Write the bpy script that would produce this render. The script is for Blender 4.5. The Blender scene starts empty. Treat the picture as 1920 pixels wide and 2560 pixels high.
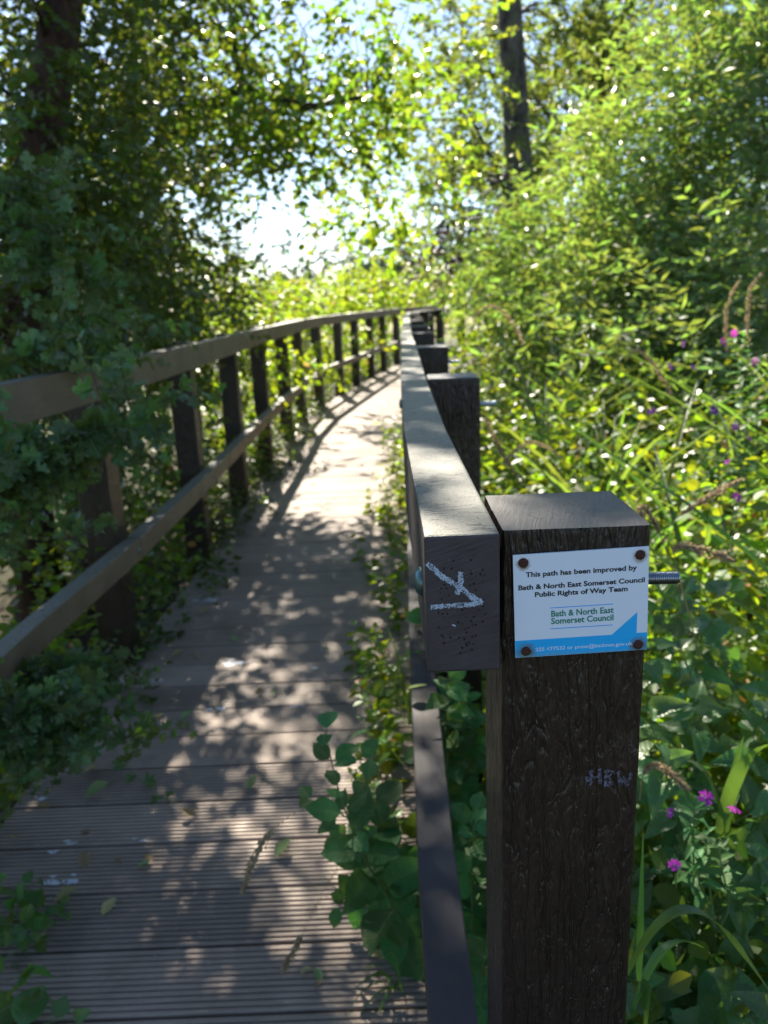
import bpy, math, random
import numpy as np
from mathutils import Vector, Matrix

# ------------------------------------------------------------------ camera, sky, sun, exposure
sc = bpy.context.scene
col = sc.collection
F, PITCH, ROLL, CAMZ = 1962.2, 0.2632, -0.0404, 1.4          # focal length in px of a 1920 x 2560 frame
_c, _s = math.cos(ROLL), math.sin(ROLL)
_f = np.array([0, math.cos(PITCH), -math.sin(PITCH)]); _u = np.array([0, math.sin(PITCH), math.cos(PITCH)]); _x = np.array([1., 0, 0])
RM = np.array([_c * _x + _s * _u, -_s * _x + _c * _u, _f])
cam = bpy.data.cameras.new('camera'); co = bpy.data.objects.new('camera', cam); col.objects.link(co)
m = Matrix.Identity(4)
for i in range(3):
    m[i][0] = RM[0][i]; m[i][1] = RM[1][i]; m[i][2] = -RM[2][i]
m[2][3] = CAMZ
co.matrix_world = m
cam.sensor_fit = 'VERTICAL'; cam.sensor_height = 36.0; cam.sensor_width = 27.0
cam.lens = F / 2560 * 36
cam.clip_start = 0.02; cam.clip_end = 1500
cam.dof.use_dof = True; cam.dof.focus_distance = 0.68; cam.dof.aperture_fstop = 7.4
sc.camera = co

SUN_EL, SUN_AZ = math.radians(40), math.radians(-10.0)       # azimuth from +Y (the way the camera looks), negative to the left
w = bpy.data.worlds.new('World'); sc.world = w; w.use_nodes = True
wn = w.node_tree.nodes; wl = w.node_tree.links; wn.clear()
sky = wn.new('ShaderNodeTexSky'); sky.sky_type = 'NISHITA'; sky.sun_disc = False
sky.sun_elevation = SUN_EL; sky.sun_rotation = SUN_AZ; sky.air_density = 0.8; sky.dust_density = 0.25; sky.ozone_density = 1.4
bg = wn.new('ShaderNodeBackground'); bg.inputs[1].default_value = 0.070
wo = wn.new('ShaderNodeOutputWorld'); wl.new(sky.outputs[0], bg.inputs[0]); wl.new(bg.outputs[0], wo.inputs[0])
sl = bpy.data.lights.new('sun', 'SUN'); sl.energy = 5.0; sl.angle = math.radians(0.55); sl.color = (1.0, 0.91, 0.77)
so = bpy.data.objects.new('sun', sl); col.objects.link(so)
sdir = Vector((math.sin(SUN_AZ) * math.cos(SUN_EL), math.cos(SUN_AZ) * math.cos(SUN_EL), math.sin(SUN_EL)))
so.rotation_euler = sdir.to_track_quat('Z', 'Y').to_euler(); so.location = (0, 0, 20)
sc.view_settings.view_transform = 'Standard'; sc.view_settings.look = 'None'
sc.view_settings.exposure = 1.75; sc.view_settings.gamma = 1.0
sc.cycles.use_denoising = True
sc.cycles.max_bounces = 7; sc.cycles.diffuse_bounces = 4; sc.cycles.glossy_bounces = 3; sc.cycles.transmission_bounces = 3
sc.cycles.transparent_max_bounces = 6
sc.cycles.sample_clamp_indirect = 6.0

def at(px, py, Y):                                           # the world point at depth Y seen at a pixel of the photograph
    q = np.array([(px - 960) / F, -(py - 1280) / F, 1.0]); d = RM.T @ q
    return Vector(d * (Y / d[1])) + Vector((0, 0, CAMZ))

def onz(px, py, z):
    q = np.array([(px - 960) / F, -(py - 1280) / F, 1.0]); d = RM.T @ q
    return Vector(d * ((z - CAMZ) / d[2])) + Vector((0, 0, CAMZ))

# ------------------------------------------------------------------ helpers
def tag(o, label=None, cat=None, group=None, kind=None):
    if label: o['label'] = label
    if cat: o['category'] = cat
    if group: o['group'] = group
    if kind: o['kind'] = kind
    return o

def empty(name, loc=(0, 0, 0)):
    o = bpy.data.objects.new(name, None); col.objects.link(o); o.location = loc; o.empty_display_size = 0.1
    return o

def link(name, me, parent=None):
    o = bpy.data.objects.new(name, me); col.objects.link(o)
    if parent is not None:
        o.parent = parent; o.location = -Vector(parent_world(parent))
    return o

def parent_world(p):
    v = Vector((0, 0, 0))
    while p is not None:
        v += Vector(p.location); p = p.parent
    return v

class MB:
    def __init__(s): s.v = []; s.f = []; s.mi = []; s.sm = []
    def add(s, vs, fs, mi=0, smooth=False):
        b = len(s.v); s.v += [tuple(q) for q in vs]
        for k, f in enumerate(fs):
            s.f.append(tuple(i + b for i in f)); s.mi.append(mi[k] if isinstance(mi, (list, tuple)) else mi); s.sm.append(smooth)
    def tube(s, pts, rads, n=6, mi=0, cap=True):
        pts = [Vector(p) for p in pts]
        if not isinstance(rads, (list, tuple)): rads = [rads] * len(pts)
        ref = Vector((0.31, 0.17, 0.93)); vs = []
        for i, p in enumerate(pts):
            d = (pts[min(i + 1, len(pts) - 1)] - pts[max(i - 1, 0)]).normalized()
            a = d.cross(ref)
            if a.length < 1e-3: a = d.cross(Vector((1, 0, 0)))
            a.normalize(); b = d.cross(a)
            for k in range(n):
                t = 2 * math.pi * k / n
                vs.append(p + (a * math.cos(t) + b * math.sin(t)) * rads[i])
        fs = [(i * n + k, i * n + (k + 1) % n, (i + 1) * n + (k + 1) % n, (i + 1) * n + k) for i in range(len(pts) - 1) for k in range(n)]
        if cap: fs += [tuple(range(n))[::-1], tuple((len(pts) - 1) * n + k for k in range(n))]
        s.add(vs, fs, mi, True)
    def build(s, name, mats, parent=None):
        me = bpy.data.meshes.new(name); me.from_pydata(s.v, [], s.f)
        for mt in (mats if isinstance(mats, (list, tuple)) else [mats]): me.materials.append(mt)
        me.polygons.foreach_set('material_index', s.mi); me.polygons.foreach_set('use_smooth', s.sm)
        me.update()
        return link(name, me, parent)

def add_bevel(o, wd, seg=2):
    b = o.modifiers.new('bevel', 'BEVEL'); b.width = wd; b.segments = seg; b.limit_method = 'ANGLE'; b.angle_limit = math.radians(40)

# ------------------------------------------------------------------ materials
class NT:
    def __init__(s, name):
        s.m = bpy.data.materials.new(name); s.m.use_nodes = True; s.t = s.m.node_tree; s.t.nodes.clear()
        s.out = s.t.nodes.new('ShaderNodeOutputMaterial')
    def n(s, typ, props=None, **ins):
        nd = s.t.nodes.new('ShaderNode' + typ)
        for k, v in (props or {}).items(): setattr(nd, k, v)
        for k, v in ins.items():
            key = int(k[1:]) if k[0] == 'i' and k[1:].isdigit() else k.replace('_', ' ')
            s.put(nd.inputs[key], v)
        return nd
    def put(s, sock, v):
        if isinstance(v, bpy.types.NodeSocket): s.t.links.new(v, sock)
        elif isinstance(v, bpy.types.Node): s.t.links.new(v.outputs[0], sock)
        else:
            if isinstance(v, (tuple, list)) and len(v) == 3 and sock.type == 'RGBA': v = (*v, 1)
            sock.default_value = v
    def math(s, op, a, b=0.0, c=None, clamp=False):
        nd = s.n('Math', {'operation': op, 'use_clamp': clamp}, i0=a, i1=b)
        if c is not None: s.put(nd.inputs[2], c)
        return nd.outputs[0]
    def mix(s, fac, a, b, mode='MIX'):
        nd = s.t.nodes.new('ShaderNodeMix'); nd.data_type = 'RGBA'; nd.blend_type = mode
        s.put(nd.inputs[0], fac); s.put(nd.inputs[6], a); s.put(nd.inputs[7], b)
        return nd.outputs[2]
    def noise(s, vec, scale, detail=4, rough=0.55, dist=0.0):
        return s.n('TexNoise', None, Vector=vec, Scale=scale, Detail=detail, Roughness=rough, Distortion=dist).outputs[0]
    def ramp(s, v, lo, hi):
        return s.n('MapRange', None, Value=v, i1=lo, i2=hi).outputs[0]
    def mapping(s, vec, scale=(1, 1, 1), rot=(0, 0, 0), loc=(0, 0, 0)):
        return s.n('Mapping', None, Vector=vec, Scale=scale, Rotation=rot, Location=loc).outputs[0]
    def obj(s): return s.n('TexCoord').outputs['Object']
    def bump(s, h, strength, dist):
        return s.n('Bump', None, Strength=strength, Distance=dist, Height=h).outputs[0]
    def pbr(s, color, rough=0.5, normal=None, metallic=0.0, spec=0.5, **kw):
        p = s.n('BsdfPrincipled', None, Base_Color=color, Roughness=rough, Metallic=metallic)
        p.inputs['Specular IOR Level'].default_value = spec
        if normal is not None: s.put(p.inputs['Normal'], normal)
        for k, v in kw.items(): s.put(p.inputs[k.replace('_', ' ')], v)
        return p
    def end(s, sh):
        s.t.links.new(sh.outputs[0] if isinstance(sh, bpy.types.Node) else sh, s.out.inputs[0]); return s.m

def leaf_mat(name, base, trans, rough=0.38, tfac=0.5, spec=0.5, veins=False, var=0.5, dead=None, deadp=0.04):
    t = NT(name)
    tint = t.n('Attribute', {'attribute_name': 'tint'}).outputs['Fac']
    hue = t.math('MULTIPLY_ADD', tint, 0.07, 0.465)
    val = t.math('MULTIPLY_ADD', tint, var, 1.0 - var * 0.5)
    cb = t.n('HueSaturation', None, Hue=hue, Saturation=1.0, Value=val, Color=base).outputs[0]
    ct = t.n('HueSaturation', None, Hue=hue, Saturation=1.0, Value=val, Color=trans).outputs[0]
    if dead:
        dm = t.math('LESS_THAN', tint, deadp)
        cb = t.mix(dm, cb, dead); ct = t.mix(dm, ct, dead)
    nrm = None
    if veins:
        lc = t.n('Attribute', {'attribute_name': 'lc'}).outputs['Vector']
        sp = t.n('SeparateXYZ', None, Vector=lc)
        ay = t.math('ABSOLUTE', sp.outputs[1])
        mid = t.math('SUBTRACT', 1.0, t.math('MULTIPLY', ay, 9.0), clamp=True)
        ph = t.math('MULTIPLY_ADD', ay, -0.35, sp.outputs[0])
        sv = t.math('POWER', t.math('ABSOLUTE', t.math('SINE', t.math('MULTIPLY', ph, 22.0))), 10.0)
        v = t.math('MAXIMUM', mid, t.math('MULTIPLY', sv, 0.55))
        cb = t.mix(t.math('MULTIPLY', v, 0.35), cb, (0.16, 0.24, 0.09)); 
        blotch = t.noise(t.mapping(lc, (4, 4, 4)), 1.5, 3)
        nrm = t.bump(t.math('SUBTRACT', t.math('MULTIPLY', blotch, 0.5), v), 0.5, 0.0015)
    p = t.pbr(cb, rough, nrm, spec=spec)
    tr = t.n('BsdfTranslucent', None, Color=ct)
    if nrm is not None: t.put(tr.inputs['Normal'], nrm)
    mx = t.n('MixShader', None, i0=tfac, i1=p, i2=tr)
    return t.end(mx)

def simple(name, color, rough=0.6, spec=0.4, nscale=40, var=0.3, bump=0.3, bd=0.002, metallic=0.0, stretch=(1, 1, 1)):
    t = NT(name); o = t.mapping(t.obj(), stretch); n1 = t.noise(o, nscale, 5)
    c = t.mix(n1, tuple(x * (1 - var) for x in color), tuple(min(1, x * (1 + var)) for x in color))
    return t.end(t.pbr(c, rough, t.bump(n1, bump, bd), metallic, spec))

def mat_grain():                                            # crinkled dark brown recycled plastic of the posts
    t = NT('moulded brown plastic'); o = t.obj()
    wrp = t.n('TexNoise', None, Vector=t.mapping(o, (1, 1, .5)), Scale=22, Detail=2).outputs['Color']
    v = t.n('VectorMath', {'operation': 'MULTIPLY_ADD'}, i0=wrp, i1=(.016, .016, .03), i2=o).outputs[0]
    a = t.noise(t.mapping(v, (1, 1, .09)), 165, 3, .55, .6)
    b = t.noise(t.mapping(v, (1, 1, .22)), 95, 2, .5, 1.6)
    fine = t.noise(t.mapping(v, (1, 1, .4)), 600, 3, .6)
    spl = t.ramp(t.math('ABSOLUTE', t.math('SUBTRACT', t.noise(t.mapping(v, (1, 1, .035)), 70, 3, .5), .5)), .018, 0)
    ridge = t.math('ABSOLUTE', t.math('SUBTRACT', b, .5))
    h = t.math('ADD', t.math('MULTIPLY', a, 1.9), t.math('ADD', t.math('MULTIPLY', b, 1.3), t.math('MULTIPLY', ridge, -.8)))
    h = t.math('MULTIPLY_ADD', fine, .10, h); h = t.math('MULTIPLY_ADD', spl, -.55, h)
    big = t.noise(t.mapping(o, (1, 1, .35)), 9, 3)
    c = t.mix(t.ramp(big, .35, .7), (.024, .0150, .0108), (.040, .0255, .018))
    c = t.mix(t.ramp(a, .55, .85), c, (.048, .033, .025))
    spk = t.ramp(t.noise(o, 420, 1, .5), .735, .77)
    c = t.mix(t.math('MULTIPLY', spk, .45), c, (.25, .24, .23))
    r = t.ramp(fine, .2, .8)
    return t.end(t.pbr(c, t.math('MULTIPLY_ADD', r, .25, .22), t.bump(h, .9, .0042), spec=.5))

def mat_side(name, c1, c2, rough=.6):                       # ribbed, weathered rail sides
    t = NT(name); o = t.obj()
    a = t.noise(t.mapping(o, (30, 1.2, 60)), 6, 4); b = t.noise(o, 6, 4); g = t.noise(o, 160, 4)
    c = t.mix(t.ramp(b, .3, .7), c1, c2); c = t.mix(t.math('MULTIPLY', t.ramp(a, .35, .75), .5), c, tuple(x * .55 for x in c1))
    return t.end(t.pbr(c, rough, t.bump(t.math('ADD', a, t.math('MULTIPLY', g, .5)), .6, .002), spec=.35))

def mat_top(name, c1, c2):                                  # dusty, speckled rail top
    t = NT(name); o = t.obj()
    g = t.noise(o, 520, 5, .7); b = t.noise(o, 7, 4)
    st = t.noise(t.mapping(o, (.45, 1.5, 1)), 130, 3, .6, .6)
    msk = t.ramp(t.noise(o, 14, 3), .42, .62)
    sp = t.math('MULTIPLY', t.ramp(st, .56, .62), t.math('MULTIPLY_ADD', msk, .8, .2))
    c = t.mix(t.ramp(b, .3, .7), c1, c2)
    c = t.mix(t.math('MULTIPLY', t.ramp(g, .4, .62), .55), c, tuple(min(1, x * 1.75) for x in c2))
    c = t.mix(t.math('MULTIPLY', t.ramp(t.noise(o, 300, 2, .5), .60, .66), .75), c, (.04, .04, .04)); c = t.mix(sp, c, (.012, .012, .014))
    return t.end(t.pbr(c, .55, t.bump(t.math('SUBTRACT', g, sp), .7, .0012), spec=.5))

def mat_cut(name, c1, c2, centre, radii, axis, rot=0.5, grain=95., vs=300.):   # sawn end of plastic with a cluster of pits round its centre
    t = NT(name); o = t.obj()
    p = t.n('VectorMath', {'operation': 'SUBTRACT'}, i0=o, i1=centre).outputs[0]
    q = t.n('VectorMath', {'operation': 'DIVIDE'}, i0=p, i1=radii).outputs[0]
    d = t.n('VectorMath', {'operation': 'LENGTH'}, i0=q).outputs['Value']
    wob = t.noise(o, 60, 2)
    d = t.math('ADD', d, t.math('MULTIPLY_ADD', wob, 1.0, -.5))
    pr = t.n('VectorRotate', {'rotation_type': 'AXIS_ANGLE'}, Vector=p, Angle=rot)
    pr.inputs['Axis'].default_value = axis
    vo = t.n('TexVoronoi', {'feature': 'F1'}, Vector=t.mapping(pr.outputs[0], (1, 1.6, 1)), Scale=vs)
    keep = t.math('GREATER_THAN', t.n('SeparateColor', None, Color=vo.outputs['Color']).outputs[0], .58)
    pit = t.math('MULTIPLY', t.math('MULTIPLY', t.math('LESS_THAN', vo.outputs['Distance'], .34), keep), t.math('LESS_THAN', d, .95))
    st = t.mapping(pr.outputs[0], (14, 1, 1) if axis[2] > .5 else (1, 1, 14))
    saw = t.noise(st, grain / 4, 5, .7, .4)
    blot = t.noise(o, 30, 4)
    c = t.mix(t.ramp(blot, .3, .7), c1, c2)
    c = t.mix(t.math('MULTIPLY', t.ramp(saw, .56, .74), .5), c, tuple(x * 2.0 for x in c2))
    c = t.mix(t.math('MULTIPLY', t.ramp(saw, .44, .33), .65), c, tuple(x * .42 for x in c1))
    spk = t.ramp(t.noise(o, 650, 1), .76, .79)
    c = t.mix(t.math('MULTIPLY', spk, .6), c, (.35, .34, .36))
    c = t.mix(pit, c, (.006, .005, .006))
    h = t.math('SUBTRACT', t.math('MULTIPLY', saw, .35), pit)
    return t.end(t.pbr(c, .5, t.bump(h, .8, .0016), spec=.45))

def mat_midtop():
    t = NT('moulded grey-brown plastic'); o = t.obj()
    wv = t.noise(t.mapping(o, (1, .35, 1)), 26, 3, .5, 1.6)
    rg = t.math('ABSOLUTE', t.math('SUBTRACT', wv, .5)); g = t.noise(o, 400, 4)
    b = t.noise(o, 8, 4)
    c = t.mix(t.ramp(b, .3, .7), (.034, .028, .028), (.052, .045, .046))
    return t.end(t.pbr(c, .62, t.bump(t.math('ADD', t.math('MULTIPLY', t.ramp(rg, 0, .16), .35), t.math('MULTIPLY', g, .35)), .35, .0018), spec=.3))

def mat_deck():
    t = NT('grooved deck board'); o = t.obj()
    bt = t.n('Attribute', {'attribute_name': 'tint'}).outputs['Fac']
    a = t.noise(t.mapping(o, (1.5, 30, 1)), 5, 5, .65); b = t.noise(o, 3.1, 5, .6); g = t.noise(o, 90, 4, .65)
    c = t.mix(t.ramp(b, .32, .68), (.265, .196, .148), (.39, .305, .24))
    c = t.mix(t.math('MULTIPLY', t.ramp(a, .45, .7), .45), c, (.16, .12, .098))
    c = t.mix(t.math('MULTIPLY', t.ramp(g, .5, .72), .35), c, (.34, .31, .28))
    hs = t.n('HueSaturation', None, Value=t.math('MULTIPLY_ADD', bt, .34, .80), Saturation=1.0, Color=c).outputs[0]
    dirt = t.ramp(t.noise(o, 1.7, 6, .7), .56, .72)
    c = t.mix(t.math('MULTIPLY', dirt, .5), hs, (.07, .055, .042))
    spk = t.math('MULTIPLY', t.ramp(t.noise(o, 46, 2), .73, .76), t.ramp(t.noise(o, 2.2, 2), .45, .6))
    c = t.mix(spk, c, (.55, .56, .56))
    return t.end(t.pbr(c, t.math('MULTIPLY_ADD', g, .3, .42), t.bump(t.math('ADD', g, a), .5, .0015), spec=.4))

def mat_ground():
    t = NT('soil, litter and far dry grass'); o = t.obj()
    a = t.noise(o, 18, 6, .7); b = t.noise(o, .35, 5); 
    sp = t.n('SeparateXYZ', None, Vector=o)
    near = t.mix(a, (.018, .014, .009), (.075, .056, .034)); near = t.mix(t.ramp(b, .4, .65), near, (.035, .05, .016))
    far = t.mix(t.noise(o, .09, 5), (.30, .24, .12), (.16, .19, .06))
    fac = t.ramp(sp.outputs[1], 30, 42)
    return t.end(t.pbr(t.mix(fac, near, far), .9, t.bump(a, .8, .03), spec=.2))

def mat_bark(name, c1, c2, scale=9, zs=.22, green=None):
    t = NT(name); o = t.obj()
    a = t.noise(t.mapping(o, (1, 1, zs)), scale, 7, .7, .6); b = t.noise(o, scale * .35, 4)
    c = t.mix(t.ramp(a, .35, .65), c1, c2)
    if green: c = t.mix(t.ramp(b, .5, .65), c, green)
    return t.end(t.pbr(c, .85, t.bump(a, 1.0, .02), spec=.2))

def mat_paintmark(name, color, thr=.46, scale=900):
    t = NT(name); o = t.obj()
    n1 = t.noise(t.mapping(o, (1, 1, 1)), scale, 3, .6); n2 = t.noise(o, scale * .25, 3)
    fac = t.math('MULTIPLY', t.ramp(t.math('MULTIPLY_ADD', n2, .45, t.math('MULTIPLY', n1, .55)), thr - .05, thr + .06), .9)
    p = t.pbr(color, .7, t.bump(n1, .6, .001), spec=.3)
    return t.end(t.n('MixShader', None, i0=fac, i1=t.n('BsdfTransparent'), i2=p))

M = {}
M['grain'] = mat_grain()
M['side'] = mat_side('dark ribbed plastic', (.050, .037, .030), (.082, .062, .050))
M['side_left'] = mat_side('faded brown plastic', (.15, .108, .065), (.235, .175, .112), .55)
M['top'] = mat_top('dusty speckled plastic', (.105, .102, .078), (.165, .160, .125))
M['midtop'] = mat_midtop()
M['railend'] = mat_cut('sawn plastic rail end', (.048, .036, .039), (.070, .054, .059), (.0615, .6095, 1.152), (.022, .1, .050), (0, 1, 0), .3)
M['postend'] = mat_cut('sawn plastic post end', (.062, .052, .047), (.105, .090, .080), (.157, .6775, 1.212), (.044, .036, .1), (0, 0, 1), .28, 95., 230.)
M['posttop'] = simple('sawn plastic post top', (.16, .15, .15), .5, nscale=60)
M['deck'] = mat_deck()
M['ground'] = mat_ground()
M['zinc'] = simple('zinc plated steel', (.42, .46, .50), .33, .5, 120, .25, .3, .0006, 1.0)
M['bolt_head'] = simple('weathered green zinc', (.13, .20, .19), .38, .5, 120, .3, .3, .0005, .8)
M['rust'] = simple('rusted nail', (.075, .028, .022), .75, .3, 700, .7, 1.0, .0012)
M['chalk'] = mat_paintmark('pale blue crayon', (.52, .60, .72), .455, 1100)
M['scribble'] = mat_paintmark('faint violet crayon', (.20, .18, .25), .50, 1400)
M['droppings'] = mat_paintmark('white bird droppings', (.66, .70, .74), .40, 120)
M['ink'] = simple('black ink', (.012, .012, .016), .45, .4, 50, .1, 0, .001)
M['green_ink'] = simple('green ink', (.012, .22, .13), .45, .4, 50, .1, 0, .001)
M['blue_ink'] = simple('blue ink', (.02, .36, .90), .4, .4, 50, .05, 0, .001)
M['white_ink'] = simple('pale ink', (.72, .82, .95), .4, .4, 50, .05, 0, .001)
M['bark_left'] = mat_bark('reddish hawthorn bark', (.03, .018, .013), (.11, .065, .045), 14, .3)
M['bark_right'] = mat_bark('grey mossy bark', (.022, .018, .014), (.15, .13, .10), 7, .35, (.11, .11, .05))
M['bark_dark'] = mat_bark('dark bark', (.025, .02, .016), (.08, .065, .05), 14)
M['stem_green'] = simple('green stem', (.10, .16, .05), .5, .4, 60, .3, .2)
M['stem_brown'] = simple('brown twig', (.09, .055, .035), .7, .3, 60, .3, .4)
M['straw'] = leaf_mat('dry straw', (.42, .32, .20), (.38, .28, .15), .6, .4, .3, var=.4)
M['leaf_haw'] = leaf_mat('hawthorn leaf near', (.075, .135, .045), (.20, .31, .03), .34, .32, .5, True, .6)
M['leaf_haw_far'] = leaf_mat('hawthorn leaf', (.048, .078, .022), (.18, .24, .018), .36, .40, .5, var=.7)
M['leaf_maple'] = leaf_mat('maple leaf', (.045, .080, .022), (.20, .27, .018), .38, .45, .5, var=.7, dead=(.30, .22, .04), deadp=.02)
M['leaf_alder'] = leaf_mat('alder leaf', (.055, .10, .02), (.24, .36, .018), .35, .55, .55, var=.6)
M['leaf_bright'] = leaf_mat('hazel leaf', (.075, .135, .022), (.34, .46, .022), .38, .6, .5, var=.5)
M['leaf_ash'] = leaf_mat('ash leaf', (.08, .115, .035), (.26, .33, .035), .4, .5, .5, var=.6)
M['leaf_willow'] = leaf_mat('willow leaf', (.17, .235, .125), (.33, .46, .055), .42, .47, .6, var=.75)
M['leaf_purple'] = leaf_mat('purple leaf', (.040, .022, .032), (.09, .035, .045), .35, .3, .6, var=.5)
M['leaf_bramble'] = leaf_mat('bramble leaf', (.075, .14, .018), (.38, .50, .015), .4, .55, .5, var=.6, dead=(.42, .25, .08), deadp=.03)
M['leaf_nettle'] = leaf_mat('nettle leaf', (.085, .165, .022), (.40, .52, .015), .4, .45, .4, var=.6, dead=(.38, .20, .05), deadp=.02)
M['leaf_distant'] = leaf_mat('distant foliage', (.05, .085, .055), (.10, .15, .07), .6, .3, .3, var=.5)  # bluish leaf colour stands in for haze over distance
M['leaf_bind'] = leaf_mat('bindweed leaf near', (.08, .18, .055), (.24, .42, .04), .36, .36, .5, True, .5)
M['leaf_mint'] = leaf_mat('mint leaf near', (.055, .155, .042), (.18, .36, .035), .55, .34, .25, True, .7)
M['leaf_grass'] = leaf_mat('grass blade', (.085, .16, .05), (.26, .38, .04), .4, .45, .45, var=.6)
M['leaf_dead'] = leaf_mat('fallen leaf', (.36, .27, .13), (.25, .18, .06), .6, .2, .3, var=.5)
M['leaf_fresh'] = leaf_mat('fallen green leaf', (.25, .34, .13), (.28, .36, .06), .5, .2, .3, var=.3)
M['leaf_orange'] = leaf_mat('dying orange leaf', (.42, .16, .04), (.55, .24, .05), .5, .45, .3, var=.6)
M['petal'] = leaf_mat('magenta petal', (.48, .05, .50), (.55, .06, .50), .5, .35, .3, var=.7)
M['petal_centre'] = simple('pale flower centre', (.75, .70, .65), .6, .3)

# ------------------------------------------------------------------ leaf clouds (many small faces in one mesh)
def strip_template(stations, fold=0.12, bend=0.12, split=False):
    """stations: (t, half width, edge shift) -> mid / left / right vertices with two rows of quads"""
    v, f = [], []
    for t, hw, sh in stations:
        zb = -bend * t * t
        v += [(t, 0, zb), (t + sh, hw, zb + fold * hw), (t + sh, -hw, zb + fold * hw)]
    for i in range(len(stations) - 1):
        a, b = 3 * i, 3 * i + 3
        f += [(a, b, b + 1, a + 1), (a + 2, b + 2, b, a)]
    return np.array(v, float), f

def ngon_template(half, fold=0.2, bend=0.1):
    n = len(half); v = [(x, y, fold * y) for x, y in half] + [(x, -y, fold * y) for x, y in half[1:-1]]
    f = [tuple(range(n)), tuple([0] + list(range(n, n + n - 2)) + [n - 1])[::-1]]
    return np.array(v, float), f

T = {}
T['kite'] = (np.array([(0, 0, 0), (.42, .34, .06), (1, 0, -.05), (.42, -.34, .06)], float), [(0, 1, 2), (0, 2, 3)])
T['lance'] = (np.array([(0, 0, 0), (.45, .15, .02), (1, 0, -.12), (.45, -.15, .02)], float), [(0, 1, 2), (0, 2, 3)])
T['oval'] = ngon_template([(0, 0), (.12, .20), (.35, .34), (.62, .32), (.85, .16), (1, 0)], .22)
T['lobed_far'] = ngon_template([(0, 0), (.22, .12), (.30, .42), (.48, .24), (.66, .34), (.74, .14), (1, 0)], .25)
T['lobed'] = ngon_template([(0, 0), (.14, .03), (.22, .10), (.16, .34), (.24, .46), (.36, .50), (.40, .40), (.47, .18), (.56, .30), (.60, .44), (.74, .42), (.80, .34), (.78, .14), (.86, .20), (.97, .16), (.98, .08), (1.0, 0)], .3)
T['heart'] = strip_template([(-.02, .01, -.0), (.06, .26, -.22), (.18, .36, -.12), (.35, .32, 0), (.55, .24, 0), (.75, .14, 0), (.9, .06, 0), (1, .0, 0)], .35, .22)
T['mint'] = strip_template([(0, .01, 0), (.10, .17, 0), (.22, .27, .0), (.36, .32, .01), (.5, .32, .01), (.65, .27, .01), (.8, .17, .01), (.92, .07, 0), (1, 0, 0)], .22, .18)
T['willowherb'] = strip_template([(0, .01, 0), (.15, .10, 0), (.4, .14, 0), (.7, .10, 0), (.9, .04, 0), (1, 0, 0)], .3, .25)
T['blade'] = strip_template([(0, .012, 0), (.15, .022, 0), (.35, .024, 0), (.55, .021, 0), (.75, .015, 0), (.9, .008, 0), (1, 0, 0)], .5, .45)
T['petal'] = strip_template([(0, .05, 0), (.35, .22, 0), (.7, .42, .02), (.95, .40, .1), (.88, .02, 0)], .15, -.1)
T['dead'] = strip_template([(0, .01, 0), (.12, .2, 0), (.35, .34, .02), (.6, .30, 0), (.85, .14, 0), (1, 0, 0)], .75, -.35)

def cloud(name, tmpl, P, X, Z, S, mat, parent=None, rng=None, lc=False, smooth=False, W=None):
    tv, tf = T[tmpl]; P = np.asarray(P, float); N = len(P); k = len(tv)
    X = X / np.maximum(np.linalg.norm(X, axis=1, keepdims=True), 1e-9)
    Z = Z - (Z * X).sum(1, keepdims=True) * X
    Z = Z / np.maximum(np.linalg.norm(Z, axis=1, keepdims=True), 1e-9)
    Y = np.cross(Z, X)
    if W is None: W = np.ones(N)
    tzz = np.repeat(tv[None, :, 2:3], N, 0)
    if lc:
        r2 = np.random.default_rng(N); k1 = r2.uniform(.2, 2.4, (N, 1)); k2 = r2.normal(0, .22, (N, 1)); k3 = r2.normal(0, .05, (N, 1))
        tzz = (tv[None, :, 2] * k1 + k2 * tv[None, :, 0] * tv[None, :, 1] + k3 * np.sin(tv[None, :, 0] * 9 + tv[None, :, 1] * 5))[..., None]
    V = P[:, None, :] + S[:, None, None] * (tv[None, :, 0:1] * X[:, None, :] + W[:, None, None] * tv[None, :, 1:2] * Y[:, None, :] + tzz * Z[:, None, :])
    me = bpy.data.meshes.new(name)
    lens = np.array([len(f) for f in tf]); flat = np.concatenate([np.array(f) for f in tf])
    me.vertices.add(N * k); me.vertices.foreach_set('co', V.reshape(-1).astype(np.float32))
    nl = len(flat); me.loops.add(N * nl)
    me.loops.foreach_set('vertex_index', (flat[None, :] + (np.arange(N) * k)[:, None]).reshape(-1).astype(np.int32))
    me.polygons.add(N * len(tf)); LT = np.tile(lens, N)
    me.polygons.foreach_set('loop_start', (np.cumsum(LT) - LT).astype(np.int32))
    me.polygons.foreach_set('use_smooth', np.full(N * len(tf), smooth))
    me.update(calc_edges=True)
    tint = (rng or np.random.default_rng(5)).random(N)
    a = me.attributes.new('tint', 'FLOAT', 'FACE'); a.data.foreach_set('value', np.repeat(tint, len(tf)).astype(np.float32))
    if lc:
        a = me.attributes.new('lc', 'FLOAT_VECTOR', 'POINT'); q = np.tile(tv, (N, 1)).astype(np.float32); a.data.foreach_set('vector', q.reshape(-1))
    me.materials.append(mat)
    return link(name, me, parent)

def unit(v): return v / np.maximum(np.linalg.norm(v, axis=-1, keepdims=True), 1e-9)

def clump(px, py, Y, rxp, rzp, ry):                          # an ellipsoid of foliage round the point at depth Y
    c = at(px, py, Y); return (np.array(c), np.array([rxp / F * Y, ry, rzp / F * Y]))

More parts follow.
